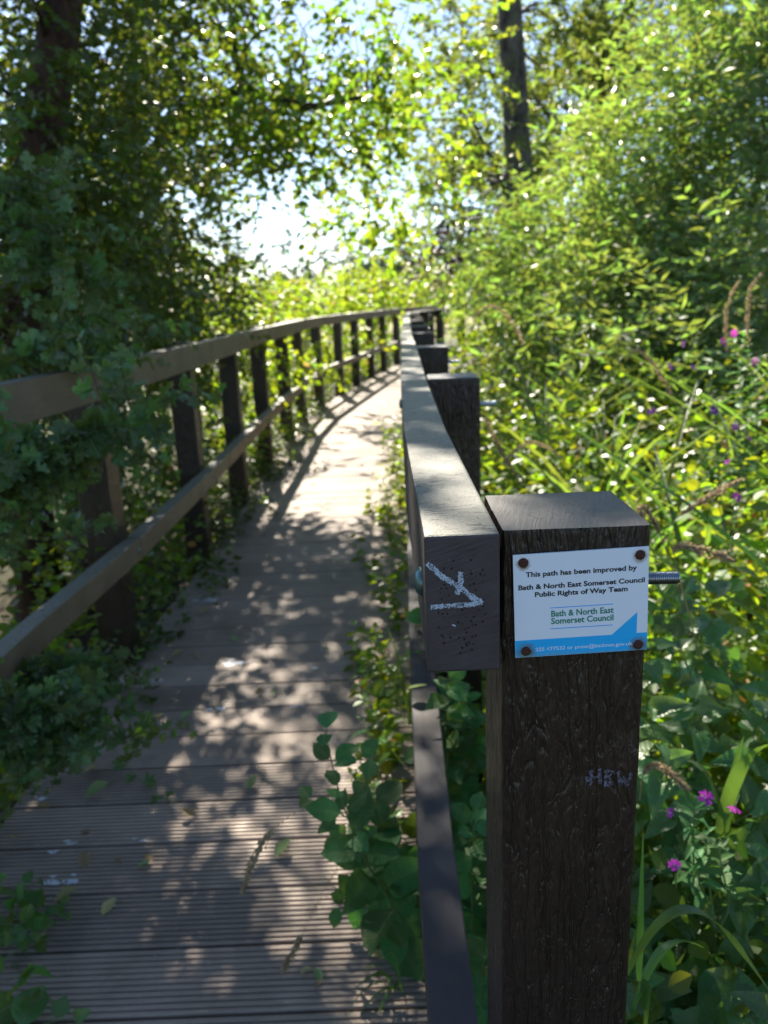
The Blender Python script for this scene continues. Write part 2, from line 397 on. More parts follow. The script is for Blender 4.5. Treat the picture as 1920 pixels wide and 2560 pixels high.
def sprays(rng, clumps, leaf, lai, L=.45, nl=12, droop=.25, lw=.34, up=.8, group=10, sig=.22, thin=None):
    Ps, Xs, Zs, Ss, cores = [], [], [], [], []
    area = leaf * leaf * lw * 1.0
    for c, r in clumps:
        proj = math.pi * max(r[0] * r[2], r[0] * r[1] * .8)
        n = max(3, int(lai * proj / area / nl)); ng = max(1, n // group)
        u = unit(rng.normal(size=(ng, 3))) * (rng.random((ng, 1)) ** .45); core = c + u * r; cores.append(core)
        gi = rng.integers(0, ng, n); o = core[gi] + rng.normal(size=(n, 3)) * sig
        d = unit(unit(o - c) * .6 + rng.normal(size=(n, 3)) * .55 + np.array([0, 0, -droop]))
        t = np.linspace(.08, 1, nl)[None, :, None]
        LL = L * (0.6 + .8 * rng.random((n, 1, 1)))
        p = o[:, None, :] + d[:, None, :] * LL * t + np.array([0, 0, -1.]) * (droop * LL * t * t * .6)
        side = unit(np.cross(d, np.array([0, 0, 1.]) + rng.normal(size=(n, 3)) * .25))[:, None, :] * np.where(np.arange(nl) % 2, 1., -1.)[None, :, None]
        x = d[:, None, :] * .6 + side * .8 + rng.normal(size=(n, nl, 3)) * .3 + np.array([0, 0, -droop * .8])
        z = np.array([0, 0, up]) + rng.normal(size=(n, nl, 3)) * .6
        Ps.append(p.reshape(-1, 3)); Xs.append(x.reshape(-1, 3)); Zs.append(np.broadcast_to(z, x.shape).reshape(-1, 3))
        Ss.append((leaf * (.6 + .7 * rng.random(n * nl))))
    return np.concatenate(Ps), np.concatenate(Xs), np.concatenate(Zs), np.concatenate(Ss), np.concatenate(cores)

def tree(name, seed, base, label, cat, clumps, leaf, tmpl, lai, mat, trunk=None, bark='bark_dark', lw=.34, group=None, nbr=40, **kw):
    rng = np.random.default_rng(seed); root = empty(name, base); tag(root, label, cat, group)
    P, X, Z, S, cores = sprays(rng, clumps, leaf, lai, lw=lw, **kw)
    keep = P[:, 2] > -.3
    cloud('crown', tmpl, P[keep], X[keep], Z[keep], S[keep], M[mat], root, rng)
    if trunk:
        mb = MB(); pts = [Vector(p) for p, r in trunk]; mb.tube(pts, [r for p, r in trunk], 14); mb.build('trunk', M[bark], root)
        mb = MB(); sel = cores[rng.permutation(len(cores))[:nbr]]
        for c in sel:
            c = Vector(c); cand = min(range(len(pts)), key=lambda i: (pts[i] - c).length + max(0, pts[i].z - c.z) * 1.5)
            a = pts[cand]; q = a.lerp(c, .5) + Vector((rng.normal() * .15, rng.normal() * .15, .25 + rng.random() * .3)); L = (c - a).length
            r0 = min(trunk[cand][1] * .35, .012 + L * .009)
            qs = [a.lerp(q, t).lerp(q.lerp(c, t), t) + Vector(rng.normal(size=3)) * .03 * (0 < t < 1) for t in (0, .2, .4, .6, .8, 1)]
            mb.tube(qs, [r0 * (1 - .8 * t) for t in (0, .2, .4, .6, .8, 1)], 5)
        mb.build('branches', M[bark], root)
    return root

# ------------------------------------------------------------------ ground
def ground():
    n = 140; xs = np.sign(np.linspace(-1, 1, n)) * np.abs(np.linspace(-1, 1, n)) ** 3 * 700
    X, Y = np.meshgrid(xs, xs + 3)
    rng = np.random.default_rng(2)
    Z = -.38 + .05 * np.sin(X * 1.3 + Y * .7) + .05 * np.sin(X * .6 - Y * 1.7) + np.clip((X - 2.5) / 6, 0, 1) * .5
    v = np.stack([X, Y, Z], -1).reshape(-1, 3)
    f = [(j * n + i, j * n + i + 1, (j + 1) * n + i + 1, (j + 1) * n + i) for j in range(n - 1) for i in range(n - 1)]
    me = bpy.data.meshes.new('ground'); me.from_pydata(v.tolist(), [], f); me.materials.append(M['ground'])
    me.polygons.foreach_set('use_smooth', [True] * len(f))
    tag(link('ground', me), kind='structure')
ground()

# ------------------------------------------------------------------ boardwalk
ST = [(-1.14, .0, .06, .0), (-1.12, 2.2, .07, 2.2), (-1.07, 3.2, .10, 3.2), (-1.01, 4.2, .13, 4.2), (-1.0, 7.0, .24, 7.0), (-.95, 9.7, .33, 9.6), (-.79, 11.1, .41, 10.9), (-.56, 12.5, .52, 12.0), (-.08, 15.2, .95, 14.3), (.46, 17.9, 1.65, 16.4), (1.5, 20.2, 2.75, 18.2)]
def st_at(c):
    d = 0
    for a, b in zip(ST[:-1], ST[1:]):
        L = math.hypot((b[0] + b[2] - a[0] - a[2]) / 2, (b[1] + b[3] - a[1] - a[3]) / 2)
        if c <= d + L:
            t = (c - d) / L; q = [x + (y - x) * t for x, y in zip(a, b)]; return Vector((q[0], q[1], 0)), Vector((q[2], q[3], 0))
        d += L
    return None
def boardwalk():
    rnd = random.Random(4); mb = MB(); tints = []
    s, pitch, gap, k = .02, .182, .007, 0
    prof = []; nr = 11; rp = (pitch - gap) / nr
    for i in range(nr):
        o = i * rp; prof += [(o + .0005, 0), (o + rp * .56, 0), (o + rp * .66, -.0048), (o + rp * .93, -.0048)]
    prof[0] = (0, -.003); prof.insert(1, (.002, 0)); prof[-1] = (pitch - gap, -.0048)
    while st_at(s + pitch) is not None:
        zj = rnd.uniform(-.0015, .0015); a0, a1 = rnd.uniform(-.02, .012), rnd.uniform(-.02, .03)
        dy = rnd.uniform(-.0015, .0015)
        rows = []
        for u, z in prof:
            l, r = st_at(s + u + dy); d = (r - l).normalized()
            rows.append((l + d * a0 + Vector((0, 0, z + zj)), r + d * a1 + Vector((0, 0, z + zj))))
        n = len(rows); vs = []
        for j in range(n):
            for t in (0, .25, .5, .75, 1): vs.append(rows[j][0].lerp(rows[j][1], t))
        fs = [(j * 5 + i, j * 5 + i + 1, (j + 1) * 5 + i + 1, (j + 1) * 5 + i) for j in range(n - 1) for i in range(4)]
        b = len(vs); dn = Vector((0, 0, -.03))
        c4 = [rows[0][0], rows[0][1], rows[-1][1], rows[-1][0]]; low = [Vector((q.x, q.y, -.032)) for q in c4]
        vs += c4 + low
        fs += [(b + 1, b, b + 4, b + 5), (b + 3, b + 2, b + 6, b + 7), (b + 2, b + 1, b + 5, b + 6), (b, b + 3, b + 7, b + 4)]
        mb.add(vs, fs); tints += [rnd.random()] * len(fs); s += pitch; k += 1
    root = empty('boardwalk_path'); tag(root, 'grooved brown plank boardwalk dappled with leaf shadows, curving away to the right', 'boardwalk', kind='structure')
    o = mb.build('deck_boards', M['deck'], root)
    a = o.data.attributes.new('tint', 'FLOAT', 'FACE'); a.data.foreach_set('value', tints)
    # bearers under the board ends
    for side in (0, 1):
        mb = MB(); cs = [i * .5 for i in range(1, 38)]
        pts = []
        for c in cs:
            q = st_at(c)
            if q: 
                d = (q[1] - q[0]).normalized(); pts.append(q[0] + d * .06 if side == 0 else q[1] - d * .1)
        vs = []
        for p in pts: vs += [p + Vector((-.04, 0, -.035)), p + Vector((.04, 0, -.035)), p + Vector((.04, 0, -.20)), p + Vector((-.04, 0, -.20))]
        fs = [(i * 4 + k, i * 4 + (k + 1) % 4, i * 4 + 4 + (k + 1) % 4, i * 4 + 4 + k) for i in range(len(pts) - 1) for k in range(4)]
        mb.add(vs, fs); mb.build('bearer', M['side'], root)
    return root
BW = boardwalk()

# ------------------------------------------------------------------ handrail fences
ZT = 1.2140; RH = .122; RW = .062; PW = .124; MZT = .50; MH = .10
def offs(line, d):                                           # line moved sideways (positive: to the right of travel)
    out = []
    for i, p in enumerate(line):
        p = Vector((p[0], p[1], 0)); a = Vector((*line[max(i - 1, 0)][:2], 0)); b = Vector((*line[min(i + 1, len(line) - 1)][:2], 0))
        t1 = (p - a).normalized() if (p - a).length > 0 else (b - p).normalized(); t2 = (b - p).normalized() if (b - p).length > 0 else t1
        n = (Vector((t1.y, -t1.x, 0)) + Vector((t2.y, -t2.x, 0))); n /= max(.2, n.length_squared / 2)
        out.append(p + n * d)
    return out
def arc_cut(line, s0, s1):
    pts = [Vector((p[0], p[1], 0)) for p in line]; out = []; d = 0
    for a, b in zip(pts[:-1], pts[1:]):
        L = (b - a).length
        if s0 >= d and s0 <= d + L: out.append(a.lerp(b, (s0 - d) / L))
        if out and d + L < s1: out.append(b.copy())
        if s1 > d and s1 <= d + L: out.append(a.lerp(b, (s1 - d) / L)); break
        d += L
    r = [out[0]]
    for p in out[1:]:
        if (p - r[-1]).length > .01: r.append(p)
    return r
def length(line): return sum((Vector(b[:2]) - Vector(a[:2])).length for a, b in zip(line[:-1], line[1:]))
def rail(name, seg, side, zt, h, wd, mats, parent, sub=0):
    inner = [Vector((p[0], p[1], 0)) for p in seg]; outer = offs([(p.x, p.y) for p in inner], wd * side)
    vs = []; rnd = random.Random(len(seg) * 7 + int(inner[0].y * 100))
    for a, b in zip(inner, outer):
        vs += [a + Vector((0, 0, zt)), b + Vector((0, 0, zt)), b + Vector((0, 0, zt - h)), a + Vector((0, 0, zt - h))]
    n = len(inner); fs = []; mi = []
    for i in range(n - 1):
        for k in range(4):
            f = (i * 4 + k, i * 4 + (k + 1) % 4, i * 4 + 4 + (k + 1) % 4, i * 4 + 4 + k)
            fs.append(f if side < 0 else f[::-1]); mi.append([1, 0, 0, 0][k])
    e = [(3, 2, 1, 0), tuple((n - 1) * 4 + k for k in range(4))]
    if side > 0: e = [q[::-1] for q in e]
    fs += e; mi += [2, 2]
    mb = MB(); mb.add(vs, fs, mi); o = mb.build(name, mats, parent); add_bevel(o, .0025, 2)
    return o
def dome(mb, c, d, r=.013, h=.0055, mi=0):                   # mushroom bolt head
    d = Vector(d).normalized(); a = d.cross(Vector((0, 0, 1))).normalized(); b = d.cross(a); vs = []; n = 20
    st = [(1, 0), (1, .18), (.93, .42), (.75, .72), (.45, .93), (.12, 1)]
    for rr, hh in st:
        for k in range(n):
            t = 2 * math.pi * k / n; vs.append(Vector(c) + d * h * hh + (a * math.cos(t) + b * math.sin(t)) * r * rr)
    fs = [(i * n + k, i * n + (k + 1) % n, (i + 1) * n + (k + 1) % n, (i + 1) * n + k) for i in range(len(st) - 1) for k in range(n)]
    fs.append(tuple((len(st) - 1) * n + k for k in range(n))); mb.add(vs, fs, mi, True)
def threaded(mb, p0, d, L, r=.006, pitch=.00175):
    d = Vector(d).normalized(); a = d.cross(Vector((0, 0, 1))).normalized(); b = d.cross(a); n = 28; vs = []
    turns = L / pitch; steps = int(turns * 8)
    prof = []
    for i in range(steps + 1):
        prof.append(i / steps * L)
    for s in prof:
        for k in range(n):
            t = 2 * math.pi * k / n; ph = (s / pitch + k / n) % 1.0
            rr = r - .00095 * (abs(ph - .5) * 2)
            if s > L - .001: rr = min(rr, r - .0009)
            vs.append(Vector(p0) + d * s + (a * math.cos(t) + b * math.sin(t)) * rr)
    fs = [(i * n + k, i * n + (k + 1) % n, (i + 1) * n + (k + 1) % n, (i + 1) * n + k) for i in range(steps) for k in range(n)]
    fs.append(tuple(steps * n + k for k in range(n))); mb.add(vs, fs, 0, True)
def post(parent, c, ang, h, mats, fine=False, wd=PW, dp=PW, name='post'):
    """c: corner nearest the camera on the path side is taken care of by the caller; c is the centre"""
    mb = MB(); nx = 26 if fine else 1; nz = 150 if fine else 1; rnd = random.Random(9)
    ca, sa = math.cos(ang), math.sin(ang)
    def W(x, y, z): return (c[0] + x * ca - y * sa, c[1] + x * sa + y * ca, z)
    if not fine:
        hx, hy = wd / 2, dp / 2
        vs = [W(-hx, -hy, -.45), W(hx, -hy, -.45), W(hx, hy, -.45), W(-hx, hy, -.45), W(-hx, -hy, h), W(hx, -hy, h), W(hx, hy, h), W(-hx, hy, h)]
        mb.add(vs, [(0, 1, 5, 4), (1, 2, 6, 5), (2, 3, 7, 6), (3, 0, 4, 7), (4, 5, 6, 7)], [0, 0, 0, 0, 1])
        o = mb.build(name, mats, parent); add_bevel(o, .006, 3); return o
    # the near post: rounded section, many rows, slightly wavy faces
    sec = []; r = .0035; hx, hy = wd / 2, dp / 2
    for (sx, sy, a0) in ((1, -1, -90), (1, 1, 0), (-1, 1, 90), (-1, -1, 180)):
        for k in range(5):
            a = math.radians(a0 + k * 22.5); sec.append((sx * (hx - r) + r * math.cos(a), sy * (hy - r) + r * math.sin(a)))
    dense = []
    for i in range(len(sec)):
        a, b = sec[i], sec[(i + 1) % len(sec)]; L = math.hypot(b[0] - a[0], b[1] - a[1]); m_ = max(1, int(L / .005))
        for j in range(m_): dense.append((a[0] + (b[0] - a[0]) * j / m_, a[1] + (b[1] - a[1]) * j / m_))
    n = len(dense); zs = [-.45, 0, .3] + [.3 + (h - .3) * i / 260 for i in range(1, 261)]
    from mathutils import noise as mn
    vs = []
    for z in zs:
        for x, y in dense:
            q = mn.noise(Vector((x * 45, y * 45, z * 9))) * .0007 + mn.noise(Vector((x * 160, y * 160, z * 22 + 5))) * .00055
            L = math.hypot(x, y); e = 0 if z < h - .002 else -.0006
            vs.append(W(x * (1 + (q + e) / L), y * (1 + (q + e) / L), z))
    fs = [(i * n + k, i * n + (k + 1) % n, (i + 1) * n + (k + 1) % n, (i + 1) * n + k) for i in range(len(zs) - 1) for k in range(n)]
    mb.add(vs, fs, 0, True)
    b = (len(zs) - 1) * n; mb.add([vs[b + k] for k in range(n)], [tuple(range(n))], 1)
    return mb.build(name, mats, parent)

# right fence: path-side line of the rails, posts to its right
RL = [(.0315, .6095), (.034, 1.15), (.054, 1.95), (.098, 3.25), (.126, 4.3), (.185, 5.8), (.24, 7.2), (.29, 8.5), (.35, 10.2), (.45, 11.7), (.72, 13.2), (1.15, 14.6), (1.8, 15.9), (2.8, 17.2)]
rf = empty('handrail_fence', (.1, .68, 0)); tag(rf, 'dark brown handrail fence on the right, its sawn rail end marked with a pale arrow', 'fence', 'handrail fences along the boardwalk')
rmats = [M['side'], M['top'], M['railend']]
LR = length(RL); cuts = [0, 3.78, 6.6, 9.6, 12.4, LR - .02]
near_rail = None
for a, b in zip(cuts[:-1], cuts[1:]):
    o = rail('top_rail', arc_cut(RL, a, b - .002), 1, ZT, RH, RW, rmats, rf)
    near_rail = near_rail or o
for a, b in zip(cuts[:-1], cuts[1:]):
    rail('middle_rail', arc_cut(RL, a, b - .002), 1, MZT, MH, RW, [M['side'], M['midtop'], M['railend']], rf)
rposts = [(.6203, .0), (1.877, 0), (3.22, 0), (4.5, 0), (5.85, 0), (7.2, 0), (8.5, 0), (9.9, 0), (11.3, 0), (12.7, 0), (14.0, 0)]
def line_at_y(line, y):
    for a, b in zip(line[:-1], line[1:]):
        if a[1] <= y <= b[1]:
            t = (y - a[1]) / (b[1] - a[1]); return a[0] + (b[0] - a[0]) * t, math.atan2(b[0] - a[0], b[1] - a[1])
    return line[-1][0], 0
for i, (y, _) in enumerate(rposts):
    if i == 0:
        c = (.0945 + .0028 + PW / 2, .6203 + .0607); ang = -.010
        p = post(rf, c, ang, 1.2125, [M['grain'], M['postend']], True, .1235, .1215)
        p['label'] = 'near post carrying the council sign, pitted sawn top'
        mb = MB(); threaded(mb, (.2195, .681, 1.1435), (1, .0, -.02), .0495); mb.build('bolt', M['zinc'], p)
        mb = MB(); dome(mb, (.0318, .670, 1.1530), (-1, 0, 0), .0135, .0075); mb.build('bolt_head', M['bolt_head'], p)
    else:
        x, th = line_at_y(RL, y); off = RW + .002 + PW / 2
        c = (x + off * math.cos(th) + math.sin(th) * PW / 2, y - off * math.sin(th) + PW / 2)
        p = post(rf, c, -th, 1.2125 + [-.002, .004, -.001, .003][i % 4], [M['grain'], M['posttop']])
        mb = MB(); threaded(mb, (c[0] + PW / 2, c[1] - .01, 1.145), (1, 0, 0), .045, .007, .004)
        mb.build('bolt', M['zinc'], p)
        mb = MB(); dome(mb, (x - .0005 + math.sin(th) * .06, y + .055, 1.153), (-1, 0, 0)); mb.build('bolt_head', M['bolt_head'], p)

# arrow drawn on the sawn rail end, scribble on the post face
def stroke(pts, wd, yy, seed):
    rnd = random.Random(seed); mb = MB(); pts = [Vector((x, 0, z)) for x, z in pts]; fine = []
    for a, b in zip(pts[:-1], pts[1:]):
        m_ = max(2, int((b - a).length / .0012)); fine += [a.lerp(b, j / m_) for j in range(m_)]
    fine.append(pts[-1]); vs = []
    for i, p in enumerate(fine):
        d = (fine[min(i + 1, len(fine) - 1)] - fine[max(i - 1, 0)]).normalized(); nrm = Vector((-d.z, 0, d.x))
        w1, w2 = wd / 2 + rnd.uniform(-.0006, .0006), wd / 2 + rnd.uniform(-.0006, .0006)
        vs += [(p.x + nrm.x * w1, yy, p.z + nrm.z * w1), (p.x - nrm.x * w2, yy, p.z - nrm.z * w2)]
    mb.add(vs, [(2 * i, 2 * i + 1, 2 * i + 3, 2 * i + 2) for i in range(len(fine) - 1)])
    return mb
mb = MB(); k = 0
for pts, wd in (([(.0335, 1.191), (.045, 1.1795), (.058, 1.1705), (.069, 1.161), (.078, 1.1535)], .0044), ([(.0615, 1.1825), (.0605, 1.173), (.0575, 1.163)], .0050), ([(.0355, 1.1525), (.052, 1.1532), (.068, 1.1535), (.0785, 1.1545)], .0040), ([(.070, 1.159), (.078, 1.1555)], .004), ([(.053, 1.136), (.056, 1.135)], .002)):
    s = stroke(pts, wd, .6088 - k * .00012, k); mb.add(s.v, s.f); k += 1
mb.build('painted_arrow', M['chalk'], near_rail)
mb = MB()
for pts in ([(.176, .986), (.1765, .970)], [(.184, .987), (.185, .971)], [(.176, .978), (.185, .979)], [(.190, .985), (.190, .969), (.196, .970), (.192, .977), (.197, .983), (.190, .985)], [(.201, .984), (.203, .968), (.206, .978), (.209, .968), (.213, .982)], [(.172, .980), (.174, .974)]):
    s = stroke(pts, .0030, .6190 - k * .00012, k); mb.add(s.v, s.f); k += 1
near_post = [o for o in rf.children if o.get('label')][0]
mb.build('scribble', M['scribble'], near_post)

# left fence: rails on its right (path) side, posts to the left
LL = [(-1.06, .25), (-1.03, 2.16), (-.978, 3.05), (-.95, 4.3), (-.945, 5.65), (-.93, 7.0), (-.885, 8.4), (-.86, 9.7), (-.735, 11.1), (-.50, 12.5), (-.27, 13.8), (-.02, 15.2), (.23, 16.5), (.53, 17.9), (1.03, 19.1), (1.55, 20.2)]
lf = empty('handrail_fence', (-1.05, 2.9, 0)); tag(lf, 'long brown handrail fence on the left, curving away behind the other rail', 'fence', 'handrail fences along the boardwalk')
lmats = [M['side_left'], M['top'], M['railend']]
LLn = length(LL); ys = [.25, 3.02, 5.8, 8.5, 11.2, 14.0, 17.0]
def s_of_y(line, y):
    d = 0
    for a, b in zip(line[:-1], line[1:]):
        L = math.hypot(b[0] - a[0], b[1] - a[1])
        if a[1] <= y <= b[1]: return d + L * (y - a[1]) / (b[1] - a[1])
        d += L
    return d
lc_ = [s_of_y(LL, y) for y in ys] + [LLn - .01]
for a, b in zip(lc_[:-1], lc_[1:]):
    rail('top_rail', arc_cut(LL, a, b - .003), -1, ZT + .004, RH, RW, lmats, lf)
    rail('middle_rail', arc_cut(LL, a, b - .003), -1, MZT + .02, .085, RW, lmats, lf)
LPY = [1.73, 2.93, 4.29, 5.65, 7.0, 8.4, 9.7, 11.1, 12.5, 13.8, 15.2, 16.5, 17.9, 19.0, 20.0]
for i, y in enumerate(LPY):
    x, th = line_at_y(LL, y + .06); off = RW + .002 + PW / 2
    c = (x - off * math.cos(th), y + PW / 2 + off * math.sin(th))
    p = post(lf, c, -th, ZT + [.010, .006, .012, .002][i % 4], [M['grain'] if i % 2 else M['grain'], M['posttop']])
    mb = MB()
    d = Vector((math.cos(th), -math.sin(th), 0))
    for zz in (1.155, .475):
        mb = MB(); dome(mb, Vector((x, y + .06, zz)), d, .014, .006); mb.build('bolt_head', M['bolt_head'], p)

# ------------------------------------------------------------------ council sign
def sign():
    ang = math.radians(1.55); cx, cz, y0 = .163, 1.4 - .253, .6192
    root = empty('council_sign', (cx, y0, cz)); tag(root, 'small white and blue council plate nailed with rusty nails to the near post', 'sign')
    ca, sa = math.cos(ang), math.sin(ang)
    def W(u, v, d): return (cx + (u * ca - v * sa) / 1000, y0 - d / 1000, cz + (u * sa + v * ca) / 1000)
    t = NT('white plastic plate with rust stains'); o = t.obj(); c = None
    base = t.mix(t.noise(o, 60, 3), (.76, .83, .93), (.82, .87, .94))
    for (u, v) in ((-48, 39.3), (49.1, 39.7), (-47.1, -40.8), (48.9, -41.3)):
        wx, wy, wz = W(u, v, 0); dv = t.n('VectorMath', {'operation': 'DISTANCE'}, i0=o, i1=(wx, y0, wz - .0012)).outputs['Value']
        f = t.ramp(t.math('ADD', dv, t.math('MULTIPLY_ADD', t.noise(o, 220, 3), .004, -.002)), .0095 if v < 0 else .0070, .0035)
        base = t.mix(t.math('MULTIPLY', f, .85), base, (.22, .12, .03)); c = dv
    plate = t.end(t.pbr(base, .22, None, spec=.5))
    mb = MB(); hw, hh = 56.5, 46.5
    def prism(mb, pts, d0, d1):
        n = len(pts); mb.add([W(u, v, d0) for u, v in pts] + [W(u, v, d1) for u, v in pts], [tuple(range(n, 2 * n))] + [(i, (i + 1) % n, (i + 1) % n + n, i + n) for i in range(n)])
    prism(mb, [(-hw, -hh), (hw, -hh), (hw, hh), (-hw, hh)], 0, 1.6); mb.build('plate', plate, root)
    # blue band with a triangular peak, with the same rust at the lower corners
    t = NT('blue printed band'); o = t.obj(); base = t.mix(t.noise(o, 90, 3), (.012, .44, .92), (.02, .48, .95))
    for (u, v) in ((-47.1, -40.8), (48.9, -41.3)):
        wx, wy, wz = W(u, v, 0); dv = t.n('VectorMath', {'operation': 'DISTANCE'}, i0=o, i1=(wx, y0, wz - .001)).outputs['Value']
        f = t.ramp(t.math('ADD', dv, t.math('MULTIPLY_ADD', t.noise(o, 220, 3), .005, -.0025)), .0105, .0045)
        base = t.mix(t.math('MULTIPLY', f, .85), base, (.13, .12, .06))
    sz = t.n('SeparateXYZ', None, Vector=o).outputs[2]
    e = t.ramp(t.math('ADD', sz, t.math('MULTIPLY', t.noise(o, 60, 3), .004)), cz - .0405, cz - .0465)
    base = t.mix(t.math('MULTIPLY', e, .7), base, (.20, .34, .36))
    band = t.end(t.pbr(base, .24, None, spec=.5))
    mb = MB(); prism(mb, [(-hw + .1, -hh + .1), (hw - .1, -hh + .1), (hw - .1, -30.4), (47.4, -30.4), (47.7, -11.3), (26.2, -30.6), (-hw + .1, -30.6)], 1.5, 1.68); mb.build('blue_band', band, root)
    mb = MB()
    for v in (-2.5, -21.5): prism(mb, [(-26.2, v - .35), (27.0, v - .45), (27.0, v + .25), (-26.2, v + .35)], 1.5, 1.70)
    mb.build('blue_line', M['blue_ink'], root)
    def text(s, u0, u1, v, size, mat, bold=0.0, name='lettering', xs=None):
        cu = bpy.data.curves.new('t', 'FONT'); cu.body = s; cu.size = 1.0; cu.offset = bold; cu.resolution_u = 3
        ob = bpy.data.objects.new('t', cu); col.objects.link(ob); dg = bpy.context.evaluated_depsgraph_get()
        me = bpy.data.meshes.new_from_object(ob.evaluated_get(dg)); bpy.data.objects.remove(ob); bpy.data.curves.remove(cu)
        xs_ = [q.co.x for q in me.vertices]; x0, x1 = min(xs_), max(xs_); k = (u1 - u0) / (x1 - x0)
        for q in me.vertices:
            q.co = W(u0 + (q.co.x - x0) * k, v + q.co.y * size, 1.78)
        me.name = name; me.materials.clear(); me.materials.append(mat); link(name, me, root)
    text('This path has been improved by', -46.3, 46.7, 26.6, 6.1, M['ink'], .030)
    text('Bath & North East Somerset Council', -52.6, 53.4, 15.4, 6.1, M['ink'], .030)
    text('Public Rights of Way Team', -38.8, 39.2, 8.4, 6.1, M['ink'], .030)
    text('Bath & North East', -25.3, 27.6, -10.4, 7.7, M['green_ink'], .022)
    text('Somerset Council', -25.4, 27.5, -17.2, 7.7, M['green_ink'], .022)
    text('225 477532 or prow@bathnes.gov.uk', -39.1, 43.9, -41.3, 4.5, M['white_ink'], .012)
    rnd = random.Random(3)
    for (u, v) in ((-48, 39.3), (49.1, 39.7), (-47.1, -40.8), (48.9, -41.3)):
        mb = MB(); n = 14; vs = []
        for rr, hh_ in ((4.1, 1.6), (4.2, 2.1), (3.8, 2.7), (2.6, 3.1), (1.0, 3.2)):
            for k in range(n):
                a = 2 * math.pi * k / n; j = 1 + rnd.uniform(-.07, .07); vs.append(W(u + rr * j * math.cos(a), v + rr * j * math.sin(a), hh_ + rnd.uniform(-.15, .15)))
        fs = [(i * n + k, i * n + (k + 1) % n, (i + 1) * n + (k + 1) % n, (i + 1) * n + k) for i in range(4) for k in range(n)] + [tuple(4 * n + k for k in range(n))]
        mb.add(vs, fs, 0, True); mb.build('nail', M['rust'], root)
sign()

# ------------------------------------------------------------------ trees, left side
Rg = np.random.default_rng
E3 = lambda x, y, z, a, b, c: (np.array([x, y, z], float), np.array([a, b, c], float))
tree('hawthorn_tree', 11, (-1.95, 4.3, -.35), 'dense dark hawthorn tree on the left with a leaning reddish trunk', 'tree',
     [clump(40, 220, 4.2, 240, 260, .7), clump(210, 470, 4.6, 170, 200, .7), clump(60, 560, 3.9, 200, 200, .6), clump(230, 720, 4.9, 170, 130, .6), clump(40, 760, 3.4, 160, 110, .4),
      clump(330, 620, 5.8, 120, 170, .7), clump(400, 800, 6.2, 150, 60, .5), clump(330, 90, 5.2, 140, 130, .7), E3(-1.9, 5.2, 4.2, 1.3, 1.4, .8)],
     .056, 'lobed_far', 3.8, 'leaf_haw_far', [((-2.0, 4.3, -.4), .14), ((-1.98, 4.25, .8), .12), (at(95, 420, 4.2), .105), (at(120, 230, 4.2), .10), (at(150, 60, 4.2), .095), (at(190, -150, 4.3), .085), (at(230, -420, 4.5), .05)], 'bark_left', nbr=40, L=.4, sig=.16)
tree('field_maple_tree', 12, (-2.9, 7.8, -.35), 'dark field maple tree left of the sky gap, pricked with specks of light', 'tree',
     [clump(400, 280, 7.6, 190, 200, 1.0), clump(520, 130, 8.0, 200, 160, 1.1), clump(380, 480, 8.0, 140, 110, .9), clump(390, 620, 8.4, 100, 110, .9), clump(470, 720, 9.0, 90, 34, .6), clump(430, 740, 7.5, 140, 50, .7), clump(230, 300, 7.0, 140, 250, 1.0)],
     .08, 'lobed_far', 2.5, 'leaf_maple', [((-2.9, 7.8, -.4), .14), (at(300, 620, 7.8), .12), (at(330, 300, 7.8), .09), (at(345, 120, 7.8), .07), (at(320, -150, 7.8), .05)], lw=.4, nbr=46)
tree('alder_tree', 13, (-2.9, 8.2, -.35), 'alder tree arching over the walk, fine leaves against the sky', 'tree',
     [clump(600, 310, 7.2, 170, 75, .8), clump(810, 320, 7.4, 150, 75, .8), clump(500, 350, 7.0, 120, 50, .7), clump(860, 70, 7.8, 170, 80, .9), clump(940, 230, 7.8, 100, 170, .8), clump(560, 40, 7.4, 130, 80, .8), clump(720, 350, 7.3, 120, 30, .6),
      ],
     .068, 'oval', 1.9, 'leaf_alder', [((-2.9, 8.2, -.4), .13), ((-2.7, 8.1, 2.0), .11), (at(420, 330, 7.8), .07), (at(600, 220, 7.6), .05), (at(760, 270, 7.5), .03), (at(920, 240, 7.7), .015)], lw=.55, nbr=60, sig=.13, group=14)
tree('overhanging_tree', 14, (-2.6, 6.6, -.35), 'tree whose leafy canopy arches above the near boardwalk and throws the dappled shade', 'tree',
     [E3(-1.4, 6.4, 5.4, 1.7, 1.9, .8), E3(.0, 6.9, 5.8, 1.0, 1.8, .7), E3(-.9, 9.0, 7.2, 1.7, 1.6, .8), E3(.3, 5.2, 5.2, .8, 1.2, .6), E3(-.5, 4.6, 4.9, 1.1, 1.0, .5), E3(-.45, 4.75, 4.75, .45, .45, .3), E3(-.7, 5.1, 5.0, .5, .5, .3), E3(-.45, 6.2, 5.1, .9, .75, .35), E3(-.3, 6.0, 5.3, .7, .6, .3), E3(-.4, 6.3, 4.95, .8, .7, .3), E3(-.35, 6.5, 5.15, .8, .7, .3), E3(-.85, 7.2, 5.2, .4, .7, .25), E3(-.85, 7.1, 5.3, .4, .7, .25)],  # small clumps added out of view to shade near post, middle rail and weeds
     .085, 'oval', .52, 'leaf_alder', [((-2.6, 6.6, -.4), .15), ((-2.5, 6.6, 2.5), .13), ((-2.0, 6.8, 4.6), .09), ((-.8, 7.0, 6.0), .05), ((.6, 7.4, 6.4), .025)], lw=.55, nbr=60, sig=.13, group=14)
